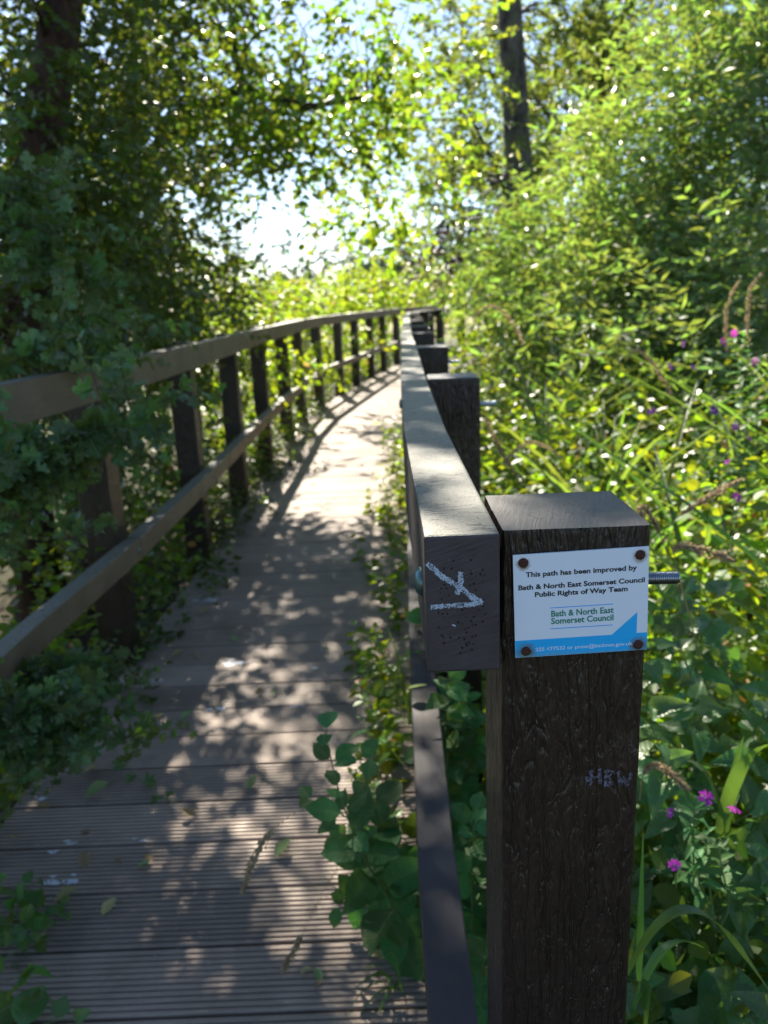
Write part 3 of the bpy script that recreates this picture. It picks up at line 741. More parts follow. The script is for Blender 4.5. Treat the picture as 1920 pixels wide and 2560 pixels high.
tree('hazel_tree', 15, (2.9, 15.2, -.35), 'bright yellow-green tree hanging its leaves beside the tall trunk', 'tree',
     [clump(930, 430, 11, 80, 120, .8), clump(940, 555, 11.2, 75, 75, .8), clump(980, 420, 12, 100, 150, .9), clump(910, 610, 12, 40, 45, .5), clump(1080, 240, 9.5, 70, 60, .5), clump(1050, 340, 10, 80, 50, .5), clump(1130, 120, 9.5, 60, 26, .3), clump(960, 300, 11, 90, 90, .8)],
     .09, 'oval', 1.8, 'leaf_bright', [((2.9, 15.2, -.4), .10), (at(1292, 560, 15.0), .08), (at(1240, 420, 14.0), .035), (at(1180, 300, 12.5), .015)], lw=.55, nbr=24)
# ------------------------------------------------------------------ trees, right side
tree('tall_ash_tree', 16, (2.9, 14.2, -.35), 'tall tree with a straight mossy grey trunk rising behind the willow', 'tree',
     [clump(1110, 140, 16, 150, 170, 1.6), clump(1120, 330, 17, 110, 130, 1.3), clump(1400, 70, 17, 210, 140, 1.6), clump(1420, 250, 18, 150, 130, 1.5), clump(1120, 440, 18, 90, 50, 1.2), clump(1330, 400, 18, 110, 110, 1.3), clump(1240, 110, 12.8, 50, 30, .3), clump(1330, 330, 13.0, 45, 50, .3), clump(1250, 440, 13.0, 50, 30, .3)],
     .11, 'kite', 2.4, 'leaf_ash', [((2.85, 14.2, -.4), .24), (at(1300, 620, 14.0), .235), (at(1298, 470, 14.0), .225), (at(1288, 250, 14.0), .205), (at(1276, 60, 14.0), .19), (at(1268, -150, 14), .17), (at(1265, -450, 14), .13)], 'bark_right', lw=.34, nbr=12)
tree('slender_birch_tree', 17, (5.2, 17.5, -.35), 'thin dark stem among pale leaves right of the tall trunk', 'tree',
     [clump(1560, 60, 17, 120, 130, 1.2), clump(1500, 200, 17.5, 110, 110, 1.2), clump(1380, 480, 17, 70, 60, .8)],
     .09, 'kite', 1.4, 'leaf_ash', [((5.1, 17.5, -.4), .13), (at(1500, 400, 17.5), .11), (at(1503, 200, 17.5), .09), (at(1512, -60, 17.5), .07), (at(1515, -300, 17.5), .05)], nbr=20)
tree('yew_tree', 22, (6.2, 24.0, -.35), 'dark tree deep in the shade behind the willow top', 'tree',
     [clump(1500, 200, 24, 150, 130, 2), clump(1650, 60, 24, 140, 90, 2), clump(1400, 420, 23, 100, 120, 2), clump(1250, 330, 24, 120, 200, 2)],
     .13, 'kite', 2.0, 'leaf_distant', [((6.2, 24, -.4), .25), (at(1480, 300, 24), .2), (at(1490, 60, 24), .15)], nbr=20)
tree('purple_leaved_tree', 18, (1.9, 21, -.35), 'dark purple-leaved tree beyond the end of the fence', 'tree',
     [clump(1160, 590, 18, 75, 60, 1.2), clump(1120, 640, 18, 70, 45, 1.0), clump(1210, 640, 18, 60, 50, 1.0)], .10, 'oval', 3.2, 'leaf_purple', [((2.1, 20, -.4), .12), (at(1150, 640, 20), .08), (at(1155, 560, 20), .05)], lw=.55, nbr=14, group=4)
tree('willow_bush', 19, (4.2, 9.0, -.35), 'large pale green willow bush with narrow shining leaves filling the right side', 'bush',
     [clump(1350, 620, 9.4, 140, 100, .8), clump(1510, 530, 8.8, 170, 170, .9), clump(1700, 400, 8.2, 190, 200, .9), clump(1890, 250, 7.8, 170, 250, .9), clump(1620, 740, 7.6, 220, 160, .8), clump(1860, 690, 7.0, 190, 220, .8), clump(1400, 800, 8.0, 170, 90, .7),
      clump(1900, 20, 8.4, 150, 120, .8), clump(1730, 200, 9.0, 100, 100, .7), clump(1275, 690, 10.4, 80, 70, .7), clump(1700, 880, 6.0, 220, 60, .5), clump(1860, 480, 9.5, 160, 120, .6), clump(1600, 640, 10.5, 250, 90, .6)],
     .118, 'lance', 3.3, 'leaf_willow', [((4.2, 9.0, -.4), .07), ((3.8, 8.8, 1.2), .055), ((4.0, 8.6, 2.6), .04), ((4.4, 8.3, 4.2), .02)], lw=.095, nbr=90, L=.7, nl=14, droop=.12, up=.75, sig=.17, group=18)
# ------------------------------------------------------------------ hedges and bushes behind the fences
tree('bramble_hedge', 20, (-.6, 17, -.35), 'sunlit yellow-green bramble hedge beyond the far bend of the fence', 'hedge',
     [clump(700, 765, 15, 110, 50, 1), clump(830, 740, 17, 120, 46, 1), clump(960, 735, 21, 120, 40, 1.2), clump(1080, 735, 23, 90, 40, 1.2), clump(620, 790, 14, 80, 50, .8), clump(820, 860, 14.5, 110, 70, .7), clump(930, 860, 20, 100, 60, .7), clump(650, 820, 13, 70, 40, .8)],
     .10, 'kite', 2.8, 'leaf_bramble', nbr=0, lw=.34)
tree('elder_bush', 21, (1.9, 13.0, -.35), 'rounded bright green bush where the fence ends', 'bush',
     [clump(1230, 700, 13.5, 80, 40, .8), clump(1240, 770, 13.5, 70, 60, .8), clump(1300, 770, 10.5, 80, 80, .8), clump(1150, 690, 22, 60, 30, .8)],
     .085, 'kite', 2.3, 'leaf_bramble', [((2.1, 13.2, -.4), .05), (at(1210, 760, 13.5), .04), (at(1210, 700, 13.5), .02)], nbr=14)
tree('dogwood_bush', 23, (-1.9, 7.5, -.35), 'sunlit leafy bush pressed against the outside of the left fence posts', 'bush',
     [clump(600, 900, 7.4, 90, 90, .45), clump(690, 880, 9.0, 70, 70, .5), clump(500, 960, 6.2, 90, 110, .4), clump(770, 860, 11, 60, 60, .5), clump(590, 1040, 6.6, 60, 60, .3), clump(560, 820, 8.4, 110, 30, .5)],
     .075, 'kite', 2.0, 'leaf_bramble', [((-1.75, 7.5, -.4), .03), ((-1.7, 7.4, .6), .02), ((-1.65, 7.3, 1.2), .01)], nbr=16, L=.3, sig=.12)
tree('blackthorn_bush', 24, (-1.7, 4.2, -.35), 'dark thicket behind the second and third left posts', 'bush',
     [clump(370, 1060, 4.9, 90, 130, .3), clump(300, 1150, 4.2, 100, 130, .3), clump(450, 1120, 5.2, 60, 90, .3), clump(200, 1250, 3.4, 120, 200, .3), clump(420, 900, 6.0, 110, 60, .4)],
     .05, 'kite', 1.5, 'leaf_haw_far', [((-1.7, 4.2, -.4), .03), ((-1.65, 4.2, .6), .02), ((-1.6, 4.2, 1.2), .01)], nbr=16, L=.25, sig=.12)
# the far wood on the horizon
rng = Rg(31)
P, X, Z, S, _ = sprays(rng, [E3(x, 95 + rng.random() * 12, 1.2 + rng.random() * 2.2, 7, 4, 3.4 + rng.random() * 2) for x in np.arange(-70, 60, 6.0)], 1.0, 2.2, L=2.5, nl=8, sig=1.2)
tag(cloud('distant_wood', 'kite', P, X, Z, S, M['leaf_distant'], None, rng), 'low blue-green line of woodland on the horizon', 'wood', kind='stuff')
tree('distant_oak_tree', 32, (-1.5, 48, -.35), 'blue-green tree standing in the distance just above the bramble hedge', 'tree',
     [clump(940, 655, 46, 70, 50, 3), clump(1040, 665, 48, 80, 45, 3), clump(870, 690, 46, 50, 26, 2)], .35, 'kite', 3.0, 'leaf_distant', [((-.4, 47, -.4), .4), (at(940, 690, 47), .3)], nbr=10, L=1.2, sig=.6, group=6)

# ------------------------------------------------------------------ undergrowth (uncountable)
def herbs(name, seed, pts, hts, leaf, tmpl, mat, nl=12, label='', cat='undergrowth', lw=1.0, up=.7, spread=.9, lc=False, parent=None, stuff=True, lo=.25):
    rng = Rg(seed); n = len(pts); t = lo + (1 - lo) * np.linspace(0, 1, nl)[None, :]
    lean = rng.normal(size=(n, 2)) * .18
    x = pts[:, 0:1] + lean[:, 0:1] * hts[:, None] * t ** 1.5; y = pts[:, 1:2] + lean[:, 1:2] * hts[:, None] * t ** 1.5; z = pts[:, 2:3] + hts[:, None] * t
    P = np.stack([x, y, z], -1)
    a = rng.random((n, 1)) * 6.28 + np.arange(nl)[None, :] * 2.4 + rng.normal(size=(n, nl)) * .5
    X = np.stack([np.cos(a), np.sin(a), np.full_like(a, -.15) + rng.normal(size=a.shape) * .35], -1) * spread
    Z = np.array([0, 0, up]) + rng.normal(size=X.shape) * .35
    S = leaf * (1.15 - .55 * t) * (.7 + .6 * rng.random((n, nl)))
    o = cloud(name, tmpl, P.reshape(-1, 3), X.reshape(-1, 3), Z.reshape(-1, 3), S.reshape(-1), M[mat], parent, rng, lc=lc, W=np.full(n * nl, lw))
    if stuff: tag(o, label, cat, kind='stuff')
    return o
def scatter(rng, n, x0, x1, y0, y1, zf=lambda x, y: -.35 + 0 * x, yp=1.0):
    x = x0 + (x1 - x0) * rng.random(n); y = y0 + (y1 - y0) * rng.random(n) ** yp
    return np.stack([x, y, zf(x, y)], -1)
def rline(y): return np.interp(y, [p[1] for p in RL], [p[0] for p in RL])
def lline(y): return np.interp(y, [p[1] for p in LL], [p[0] for p in LL])
rng = Rg(41)
# right: nettles and brambles, waist high, from the posts outwards
p = scatter(rng, 1500, .28, 4.2, 1.5, 9.5); p = p[p[:, 0] > rline(p[:, 1]) + .32]
h = .75 + .45 * rng.random(len(p)) + .12 * np.clip(p[:, 0] - 1.2, 0, 3)
h *= np.clip((p[:, 0] - rline(p[:, 1])) * 1.1 + .25, .4, 1)
herbs('nettle_undergrowth', 42, p, h, .085, 'oval', 'leaf_nettle', 16, 'waist-high sunlit nettles and brambles spreading beyond the right fence')
p = scatter(rng, 1100, 1.2, 10, 7.0, 17.0); p = p[p[:, 0] > rline(p[:, 1]) + .4]
herbs('bramble_undergrowth', 43, p, .9 + .9 * rng.random(len(p)), .10, 'oval', 'leaf_bramble', 14, 'bright brambles below the elder bush past the last right-hand posts')
# left: low plants outside and along the deck edge
p = scatter(rng, 620, -1.9, -1.0, 1.0, 12.5, yp=1.2); p = p[p[:, 0] < lline(p[:, 1]) - .12]
herbs('ivy_undergrowth', 44, p, .45 + .5 * rng.random(len(p)), .07, 'oval', 'leaf_nettle', 13, 'leafy undergrowth at the feet of the left fence posts')
p = scatter(rng, 560, -1.25, -.55, 2.6, 11.5, lambda x, y: -.08 + 0 * x); p = p[(p[:, 0] < lline(p[:, 1]) + .02 + .17 * np.sin(p[:, 1] * 2.1) ** 2)]
herbs('edge_undergrowth', 45, p, .14 + .22 * rng.random(len(p)), .055, 'kite', 'leaf_haw_far', 10, 'low dark leaves spilling on to the left edge of the boards')
p = scatter(rng, 520, -3.2, 1.4, 10.5, 22.0); p = p[p[:, 0] < lline(p[:, 1]) - .35]
herbs('hedge_undergrowth', 47, p, .8 + .35 * rng.random(len(p)), .10, 'kite', 'leaf_bramble', 16, 'sunlit leaves packed behind the far part of the left fence')
p = scatter(rng, 620, -6.0, -1.9, 2.0, 15.0)
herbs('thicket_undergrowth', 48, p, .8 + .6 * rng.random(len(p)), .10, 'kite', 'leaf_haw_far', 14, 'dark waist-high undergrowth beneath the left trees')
p = scatter(rng, 46, .9, 2.2, 1.9, 2.8); herbs('dying_leaves', 49, p, .3 + .35 * rng.random(len(p)), .05, 'oval', 'leaf_orange', 9, 'orange dying leaves glowing low in the weeds right of the near post')
p = scatter(rng, 26, 1.3, 2.1, 2.4, 3.2); herbs('dying_leaves', 50, p, .75 + .25 * rng.random(len(p)), .05, 'oval', 'leaf_orange', 7, 'orange dying leaves near the pink flowers at the right edge', lo=.6)
p = scatter(rng, 230, -.3, .25, 2.1, 8.0, lambda x, y: -.05 + 0 * x, 1.2); p = p[(p[:, 0] > rline(p[:, 1]) - .12 - .15 * np.sin(p[:, 1] * 2.7) ** 2) & (p[:, 0] < rline(p[:, 1]) + .02)]
herbs('edge_undergrowth', 51, p, .10 + .2 * rng.random(len(p)), .055, 'oval', 'leaf_nettle', 9, 'small sunlit weeds spilling over the right edge of the boards')
p = scatter(rng, 260, .10, .5, 1.9, 9.0, lambda x, y: -.15 + 0 * x); p = p[(p[:, 0] > rline(p[:, 1]) - .10) & (p[:, 0] < rline(p[:, 1]) + .25)]
herbs('rail_undergrowth', 46, p, .25 + .3 * rng.random(len(p)), .07, 'oval', 'leaf_nettle', 9, 'sunlit weeds growing under the far part of the right rail')

# ------------------------------------------------------------------ near plants (things)
def bezier(pts, n=14):
    pts = [Vector(p) for p in pts]
    out = []
    for i in range(n + 1):
        t = i / n; q = pts[:]
        while len(q) > 1: q = [a.lerp(b, t) for a, b in zip(q[:-1], q[1:])]
        out.append(q[0])
    return out
def blade_mesh(mb, base, tip, up, wd, n=12, fold=.25, twist=0.0):
    """one arching grass blade as a ribbon folded along its midrib"""
    base, tip = Vector(base), Vector(tip); mid = base.lerp(tip, .45) + Vector((0, 0, up)); c = bezier([base, base.lerp(mid, .6) + Vector((0, 0, up * .5)), mid + Vector((0, 0, up * .3)), tip], n); vs = []
    for i, p in enumerate(c):
        d = (c[min(i + 1, n)] - c[max(i - 1, 0)]).normalized(); s = d.cross(Vector((math.sin(twist), math.cos(twist) * .2, 1))).normalized(); nn = s.cross(d)
        t = i / n; w_ = wd * (.55 + .45 * min(1, t * 5)) * (1 - max(0, t - .45) / .55) ** .8 + .0004
        vs += [p - s * w_ + nn * fold * w_, p, p + s * w_ + nn * fold * w_]
    fs = []
    for i in range(n):
        a = 3 * i; fs += [(a, a + 1, a + 4, a + 3), (a + 1, a + 2, a + 5, a + 4)]
    mb.add(vs, fs, 0, True)
def tint_all(o, v):
    n = len(o.data.polygons); a = o.data.attributes.new('tint', 'FLOAT', 'FACE'); a.data.foreach_set('value', [v] * n if not hasattr(v, '__len__') else v)

def leafy(name, label, cat, stems, tmpl, leaf, mat, step, seed, group=None, sr=.0022, stem_mat='stem_green', opp=False, side=.9, up=.7, jit=.35, width=1.0, hang=.1, pet=.0, start=.12, towards=None):
    """a plant: stems as polylines, leaves set along them every `step` metres"""
    rng = Rg(seed); b0 = stems[0][0]; root = empty(name, b0); tag(root, label, cat, group)
    mb = MB(); Ps, Xs, Zs, Ss = [], [], [], []
    for st in stems:
        c = bezier(st, 16); mb.tube(c, [sr * (1 - .6 * i / 16) for i in range(17)], 6)
        L = sum((b - a).length for a, b in zip(c[:-1], c[1:])); k = max(2, int(L / step)); ph = rng.random() * 6.28
        for i in range(k + 1):
            t = start + (1 - start) * i / k; q = t * 16; j = min(15, int(q)); p = c[j].lerp(c[j + 1], q - j); d = (c[j + 1] - c[j]).normalized()
            a = d.cross(Vector((.2, .1, 1))).normalized(); b = d.cross(a)
            for r in ((0, 1) if opp else (0,)):
                th = ph + (i * 1.57 + r * math.pi if opp else i * 2.4) + rng.normal() * .3
                o = a * math.cos(th) + b * math.sin(th)
                x = o * side + d * .45 + Vector((0, 0, -hang)) + Vector(rng.normal(size=3)) * jit * .5
                s = leaf * (1.1 - .6 * t) * (.75 + .5 * rng.random())
                z = Vector((0, 0, up)) + d * .35 + Vector(rng.normal(size=3)) * jit
                if towards is not None: z += Vector(towards)
                pp = p + x.normalized() * pet * s
                if pet > 0: mb.tube([p, p.lerp(pp, .5) + Vector((0, 0, .1 * pet * s)), pp], sr * .35, 4)
                Ps.append(pp); Xs.append(x); Zs.append(z); Ss.append(s)
    mb.build('stem', M[stem_mat], root)
    cloud('leaves', tmpl, np.array([list(p) for p in Ps]), np.array([list(p) for p in Xs]), np.array([list(p) for p in Zs]), np.array(Ss), M[mat], root, rng, lc=True, smooth=tmpl not in ('lobed',), W=np.full(len(Ps), width))
    return root

# hawthorn boughs pushing through the left fence, in front of the rails
def bough(seed, label, pts, spread, nb, leaf=.05, tlen=.16):
    rng = Rg(seed); main = bezier(pts, 10); stems = [pts]
    for i in range(nb):
        q = main[1 + (i * 9) // nb]; d = Vector(rng.normal(size=3)); d.z = d.z * .6 - .1; d.normalize()
        L = tlen * (.6 + .8 * rng.random()); stems.append([q, q + d * L * .5 + Vector((0, 0, .03)), q + d * L])
    return leafy('hawthorn_bough', label, 'branch', stems, 'lobed', leaf * 1.22, 'leaf_haw', .020, seed, 'hawthorn boughs on the left', .0018, 'stem_brown', False, .8, .55, .45, 1.0, .15, towards=(.25, -.45, 0))
bough(51, 'leafy hawthorn bough lying across the near top rail on the left', [at(-160, 1330, 1.75), at(40, 1150, 1.75), at(250, 1060, 1.85), at(430, 1000, 2.1)], .1, 22, .056)
bough(52, 'hawthorn bough hanging between the two left rails in front of the first full post', [at(-230, 1150, 1.6), at(-40, 1100, 1.7), at(60, 1140, 1.8), at(110, 1200, 1.85)], .1, 20, .056)
bough(53, 'hawthorn bough spilling on to the boards below the middle rail at the left edge', [at(-200, 1800, 1.6), at(0, 1780, 1.7), at(130, 1770, 1.78), at(250, 1730, 1.9)], .1, 22, .052, .12)
bough(54, 'low hawthorn bough with small leaves drooping on to the boards at the left', [at(-200, 1850, 1.6), at(0, 1810, 1.7), at(200, 1800, 1.85), at(340, 1870, 1.9)], .1, 24, .045)
bough(55, 'hawthorn twig sticking out beside the second left post', [at(160, 1350, 1.9), at(230, 1330, 1.95), at(270, 1310, 2.0)], .1, 3, .045, .04)
bough(56, 'hawthorn bough with paler leaves above the left rail', [at(-100, 980, 2.3), at(60, 860, 2.5), at(220, 860, 2.7), at(330, 880, 3.0)], .1, 22, .055, .25)
bough(57, 'hawthorn bough hanging from the tree at the left edge', [at(-60, 420, 2.9), at(60, 520, 2.8), at(160, 600, 2.8), at(200, 760, 2.8)], .1, 26, .058, .3)
bough(58, 'small leafy bough at the foot of the first full left post', [at(60, 1680, 2.0), at(160, 1680, 2.1), at(230, 1690, 2.15), at(280, 1660, 2.2)], .1, 14, .042, .10)
bough(60, 'lowest hawthorn bough, bushy over the left board ends', [at(-200, 1820, 1.6), at(-20, 1850, 1.65), at(120, 1850, 1.72), at(220, 1880, 1.75)], .1, 22, .042, .12)
bough(61, 'bushy hawthorn bough between the deck edge and the foot of the first full post', [at(-100, 1780, 1.9), at(60, 1720, 2.0), at(150, 1700, 2.1), at(210, 1680, 2.2)], .1, 20, .045, .14)
bough(59, 'dark hawthorn bough behind the left rails', [at(-200, 1400, 2.3), at(-60, 1300, 2.4), at(30, 1200, 2.5), at(90, 1150, 2.7)], .1, 26, .055, .2)

# mint-like plants between the rails and at the deck's right edge
def zz(px, py, z): return onz(px, py, z)
leafy('water_mint_plant', 'broad-leaved dark green plant reaching over the boards, big oval leaves at its tip', 'plant', [[at(1010, 2300, 1.30), at(930, 2200, 1.28), at(850, 2050, 1.26), at(815, 1830, 1.22)], [at(1000, 2250, 1.3), at(960, 2100, 1.3), at(900, 2050, 1.3), at(780, 2000, 1.3)], [at(1020, 2250, 1.35), at(960, 2120, 1.33), at(930, 2000, 1.33), at(900, 1900, 1.33)]], 'mint', .084, 'leaf_mint', .06, 61, 'broad-leaved plants at the edge of the boards', .0024, opp=True, hang=.05, jit=.25, pet=.15, width=1.1, towards=(0, -.5, 0))
leafy('water_mint_plant', 'star-shaped cluster of smooth oval leaves low beside the middle rail', 'plant', [[onz(1010, 2350, -.05), onz(990, 2330, .05), onz(980, 2310, .12), onz(975, 2300, .18)]], 'mint', .105, 'leaf_mint', .05, 62, 'broad-leaved plants at the edge of the boards', .0024, opp=True, hang=.1, jit=.15, pet=.1, width=1.2, towards=(0, -.4, 0))
leafy('water_mint_plant', 'plant with a whorl of oval leaves on a thin slanting stalk', 'plant', [[onz(1060, 2150, .0), onz(980, 2200, .08), onz(900, 2230, .14), onz(850, 2260, .18)], [onz(1050, 2100, .0), onz(960, 2130, .1), onz(900, 2110, .15), onz(850, 2090, .2)], [onz(1040, 2250, .0), onz(1000, 2250, .15), onz(960, 2200, .22), onz(930, 2180, .25)]], 'mint', .074, 'leaf_mint', .06, 63, 'broad-leaved plants at the edge of the boards', .0022, opp=True, hang=.1, jit=.25, pet=.2, width=1.15, towards=(0, -.5, 0))
rng = Rg(64)
for k in range(9):
    y0 = .78 + k * .16; x0 = .105 + rng.random() * .03 + .0 * k
    lab = ['nearest mint stem in the gap between middle rail and near post', 'second mint stem in the gap beside the near post', 'third mint stem in the gap beside the near post', 'fourth mint stem rising between rail and post', 'mint stem at the middle of the gap below the top rail', 'mint stem just beyond the middle of the gap', 'mint stem under the sawn rail end', 'mint stem behind the sawn rail end', 'farthest mint stem in the gap under the top rail'][k]
    h = .30 + .30 * rng.random() + (.15 if k > 4 else 0)
    leafy('water_mint_plant', lab, 'plant', [[Vector((x0, y0, -.1)), Vector((x0 + .02, y0 + .02, h * .4)), Vector((x0 - .01, y0, h * .8)), Vector((x0 + .01, y0 - .02, h))], [Vector((x0 + .02, y0 + .08, -.1)), Vector((x0 + .05, y0 + .06, h * .3)), Vector((x0 + .03, y0 + .05, h * .6)), Vector((x0 + .05, y0 + .02, h * .85))]], 'mint', .085, 'leaf_mint', .045, 70 + k, 'mint stems between the rail and the posts', .0025, opp=True, hang=.1, jit=.3, pet=.1, width=1.15, towards=(0, -.5, 0))
for k in range(8):
    y0 = 1.5 + k * .17; x0 = .0 - rng.random() * .07
    lab = ['first leafy weed left of the middle rail, largest leaves', 'second leafy weed left of the middle rail', 'leafy weed among the grass left of the middle rail', 'low leafy weed half way along the right deck edge', 'leafy weed with yellowing leaves on the right deck edge', 'leafy weed below the hanging grass at the right deck edge', 'small leafy weed far along the right deck edge', 'last leafy weed before the bare right deck edge'][k]
    h = .14 + .2 * rng.random()
    leafy('edge_weed', lab, 'weed', [[Vector((x0 + .04, y0, -.1)), Vector((x0, y0, h * .5)), Vector((x0 - .05, y0 - .02, h))], [Vector((x0 + .04, y0, -.1)), Vector((x0 + .03, y0 + .05, h * .4)), Vector((x0 - .02, y0 + .08, h * .8))]], 'mint' if k % 2 else 'willowherb', .062 if k % 2 else .08, 'leaf_nettle' if k % 2 else 'leaf_bind', .045, 90 + k, 'weeds along the right edge of the boards', .0018, opp=True, hang=.15, jit=.4, pet=.2, towards=(0, -.4, 0))
# creeping leaves lying on the boards at the left
leafy('bindweed_runner', 'patch of creeping leaves with a dead brown leaf at the left edge of the boards', 'plant', [[onz(-60, 2330, .02), onz(40, 2280, .05), onz(110, 2260, .05), onz(165, 2270, .03)], [onz(-80, 2380, .02), onz(10, 2330, .08), onz(60, 2310, .06)], [onz(-30, 2280, .02), onz(50, 2330, .09), onz(110, 2330, .05)], [onz(-40, 2250, .02), onz(40, 2220, .06), onz(90, 2210, .06)], [onz(0, 2400, .02), onz(60, 2370, .05), onz(90, 2350, .04)]], 'mint', .062, 'leaf_bind', .024, 101, None, .0018, hang=0, jit=.4, width=1.2, pet=.3)
leafy('bramble_shoot', 'ribbed green bramble leaves in the bottom left corner of the boards', 'plant', [[onz(-60, 2560, .03), onz(40, 2500, .07), onz(110, 2490, .07)], [onz(-40, 2620, .03), onz(80, 2560, .06), onz(180, 2545, .04)], [onz(-60, 2480, .03), onz(20, 2450, .08), onz(60, 2440, .08)]], 'mint', .09, 'leaf_bind', .04, 102, None, .0018, hang=0, jit=.3, width=1.2, pet=.15)
leafy('hawthorn_shoot', 'thin shoot with three small leaves lying on the boards', 'plant', [[onz(280, 1870, .03), onz(330, 1940, .03), onz(380, 1975, .02), onz(430, 2010, .01)]], 'lobed', .055, 'leaf_haw', .05, 103, None, .0012, hang=0, jit=.2)

# bindweed, willowherb and grasses outside the near post
rng = Rg(110)
spots = [(1650, 2350, 1.15), (1780, 2330, 1.10), (1880, 2150, 1.15), (1700, 2000, 1.3), (1880, 1900, 1.2), (1640, 1750, 1.5), (1800, 1700, 1.45), (1900, 1560, 1.4), (1660, 1500, 1.8), (1780, 2500, 1.0), (1620, 2120, 1.25), (1850, 2450, 1.05), (1720, 1800, 1.35)]
blab = ['by the post foot at the bottom', 'under the arching broad grass blade', 'at the right edge below the magenta flowers', 'right behind the magenta flowers', 'at the right edge level with the magenta flowers', 'close beside the post below the bolt', 'in the middle of the right side', 'at the right edge below the bolt height', 'just under the threaded bolt', 'in the bottom right corner', 'beside the post level with the lowest flower', 'at the right edge near the bottom', 'above the highest magenta flower']
for k, (px, py, Y) in enumerate(spots):
    a = at(px, py, Y); st = []
    for j in range(5):
        d = Vector(rng.normal(size=3)) * .12; b_ = Vector((a.x + rng.normal() * .08, a.y + .05 + rng.random() * .1, -.3 if j == 0 else a.z - .25)); st.append([b_, b_.lerp(a, .5) + d * .6, a + d * .7, a + d + Vector((0, 0, -.02))])
    leafy('bindweed_vine', 'bindweed with large arrow-shaped leaves ' + blab[k], 'plant', st, 'heart', .076, 'leaf_bind', .06, 111 + k, 'bindweed vines right of the near post', .0016, hang=.45, jit=.35, pet=.35, start=.45, towards=(-.1, -.7, .1))
# dense leaf mass further back, close to the post
p = scatter(rng, 620, .30, 1.7, .85, 2.2); hh = .45 + .42 * rng.random(len(p)) + .12 * np.clip(p[:, 1] - 1, 0, 1)
herbs('nettle_undergrowth', 130, p, hh, .07, 'oval', 'leaf_nettle', 14, 'shaded weeds packed behind the bindweed next to the near post')
p = scatter(rng, 300, .30, 1.2, .7, 1.6); herbs('ground_ivy', 131, p, .35 + .3 * rng.random(len(p)), .06, 'oval', 'leaf_bind', 10, 'dark ground leaves at the foot of the near post')

def flower(mb, c, nrm, r, rng):
    nrm = Vector(nrm).normalized(); a = nrm.cross(Vector((.1, .2, 1))).normalized(); b = nrm.cross(a); ph = rng.random() * 6
    tv, tf = T['petal']
    for k in range(4):
        th = ph + k * math.pi / 2; x = a * math.cos(th) + b * math.sin(th); y = nrm.cross(x)
        X = (x + nrm * (.25 + .2 * rng.random())).normalized(); Z = X.cross(y)
        mb.add([Vector(c) + (X * v[0] + y * v[1] * 1.1 + Z * v[2]) * r for v in tv], tf, 0, True)
    mb.tube([Vector(c) + nrm * .1 * r, Vector(c) + nrm * .55 * r], [.07 * r, .10 * r], 6, 1)
    mb.tube([Vector(c) - nrm * 2.6 * r + Vector((0, 0, -.6 * r)), Vector(c) - nrm * .5 * r, Vector(c)], [.03 * r, .06 * r, .1 * r], 5, 2)
def willowherb(label, seed, base, heads, r=.011, leaf=.06, flowers=None):
    rng = Rg(seed); st = []
    for hpt in heads:
        st.append([base, base.lerp(hpt, .4) + Vector(rng.normal(size=3)) * .02, base.lerp(hpt, .8) + Vector(rng.normal(size=3)) * .015, hpt])
    root = leafy('willowherb_plant', label, 'flower', st, 'willowherb', leaf, 'leaf_mint', .035, seed, 'pink-flowered willowherb plants', .0022, opp=True, hang=.0, jit=.3, start=.45, width=1.5)
    for f in (flowers or heads):
        mb = MB(); n = Vector((rng.normal() * .9, -.8, .3 + rng.normal() * .5)); flower(mb, f, n, r * (.75 + .5 * rng.random()), rng); o = mb.build('flower', [M['petal'], M['petal_centre'], M['stem_green']], root)
        tint_all(o, float(rng.random()))
willowherb('willowherb with four magenta flowers right of the near post', 141, at(1790, 2330, 1.05), [at(1735, 2020, 1.05), at(1770, 2080, 1.06), at(1800, 2120, 1.05), at(1700, 2180, 1.03)], .0105, .05, [at(1767, 1993, 1.06), at(1671, 2030, 1.04), at(1838, 2018, 1.07), at(1685, 2158, 1.02)])
willowherb('willowherb with pink flowers at the right edge above the bolt', 142, at(1830, 1400, 2.2), [at(1740, 1080, 2.3), at(1790, 1050, 2.3), at(1850, 1080, 2.3), at(1868, 1100, 2.3)], .013, .06, [at(1671, 918, 2.4), at(1731, 920, 2.4), at(1630, 1030, 2.3), at(1783, 1030, 2.3), at(1840, 1068, 2.2), at(1870, 1098, 2.2), at(1845, 1240, 2.0)])
willowherb('willowherb with small pink flowers high at the right edge', 143, at(1900, 1200, 2.8), [at(1830, 850, 2.8), at(1860, 840, 2.8), at(1890, 905, 2.8)], .015, .06, [at(1832, 833, 2.8), at(1804, 858, 2.8), at(1891, 904, 2.8), at(1710, 860, 3.0), at(1810, 1155, 2.4)])

# grasses
def grass(label, seed, base, tips, wd=.006, mat='leaf_grass', group=None, name='grass_tuft', up=.12, n=14):
    rng = Rg(seed); root = empty(name, base); tag(root, label, 'grass', group); mb = MB()
    for i, t in enumerate(tips):
        b_ = Vector(base) + Vector((rng.normal() * .008, rng.normal() * .008, 0)); blade_mesh(mb, b_, t, up * (.7 + .6 * rng.random()), wd * (.7 + .5 * rng.random()), n, .3, rng.normal() * .5)
    o = mb.build('blades', M[mat], root); tint_all(o, list(np.repeat(rng.random(len(tips)), n * 2)))
    return root
grass('broad grass blade arching right from the post foot', 151, at(1580, 2450, .80), [at(1925, 2480, .78)], .0085, up=.115, group='broad grass blades by the near post', name='reed_grass', n=20)
grass('broad darker grass blade arching down behind the post foot', 152, at(1600, 2520, .86), [at(1760, 2370, .92), at(1610, 2640, .86)], .009, up=.09, group='broad grass blades by the near post', name='reed_grass')
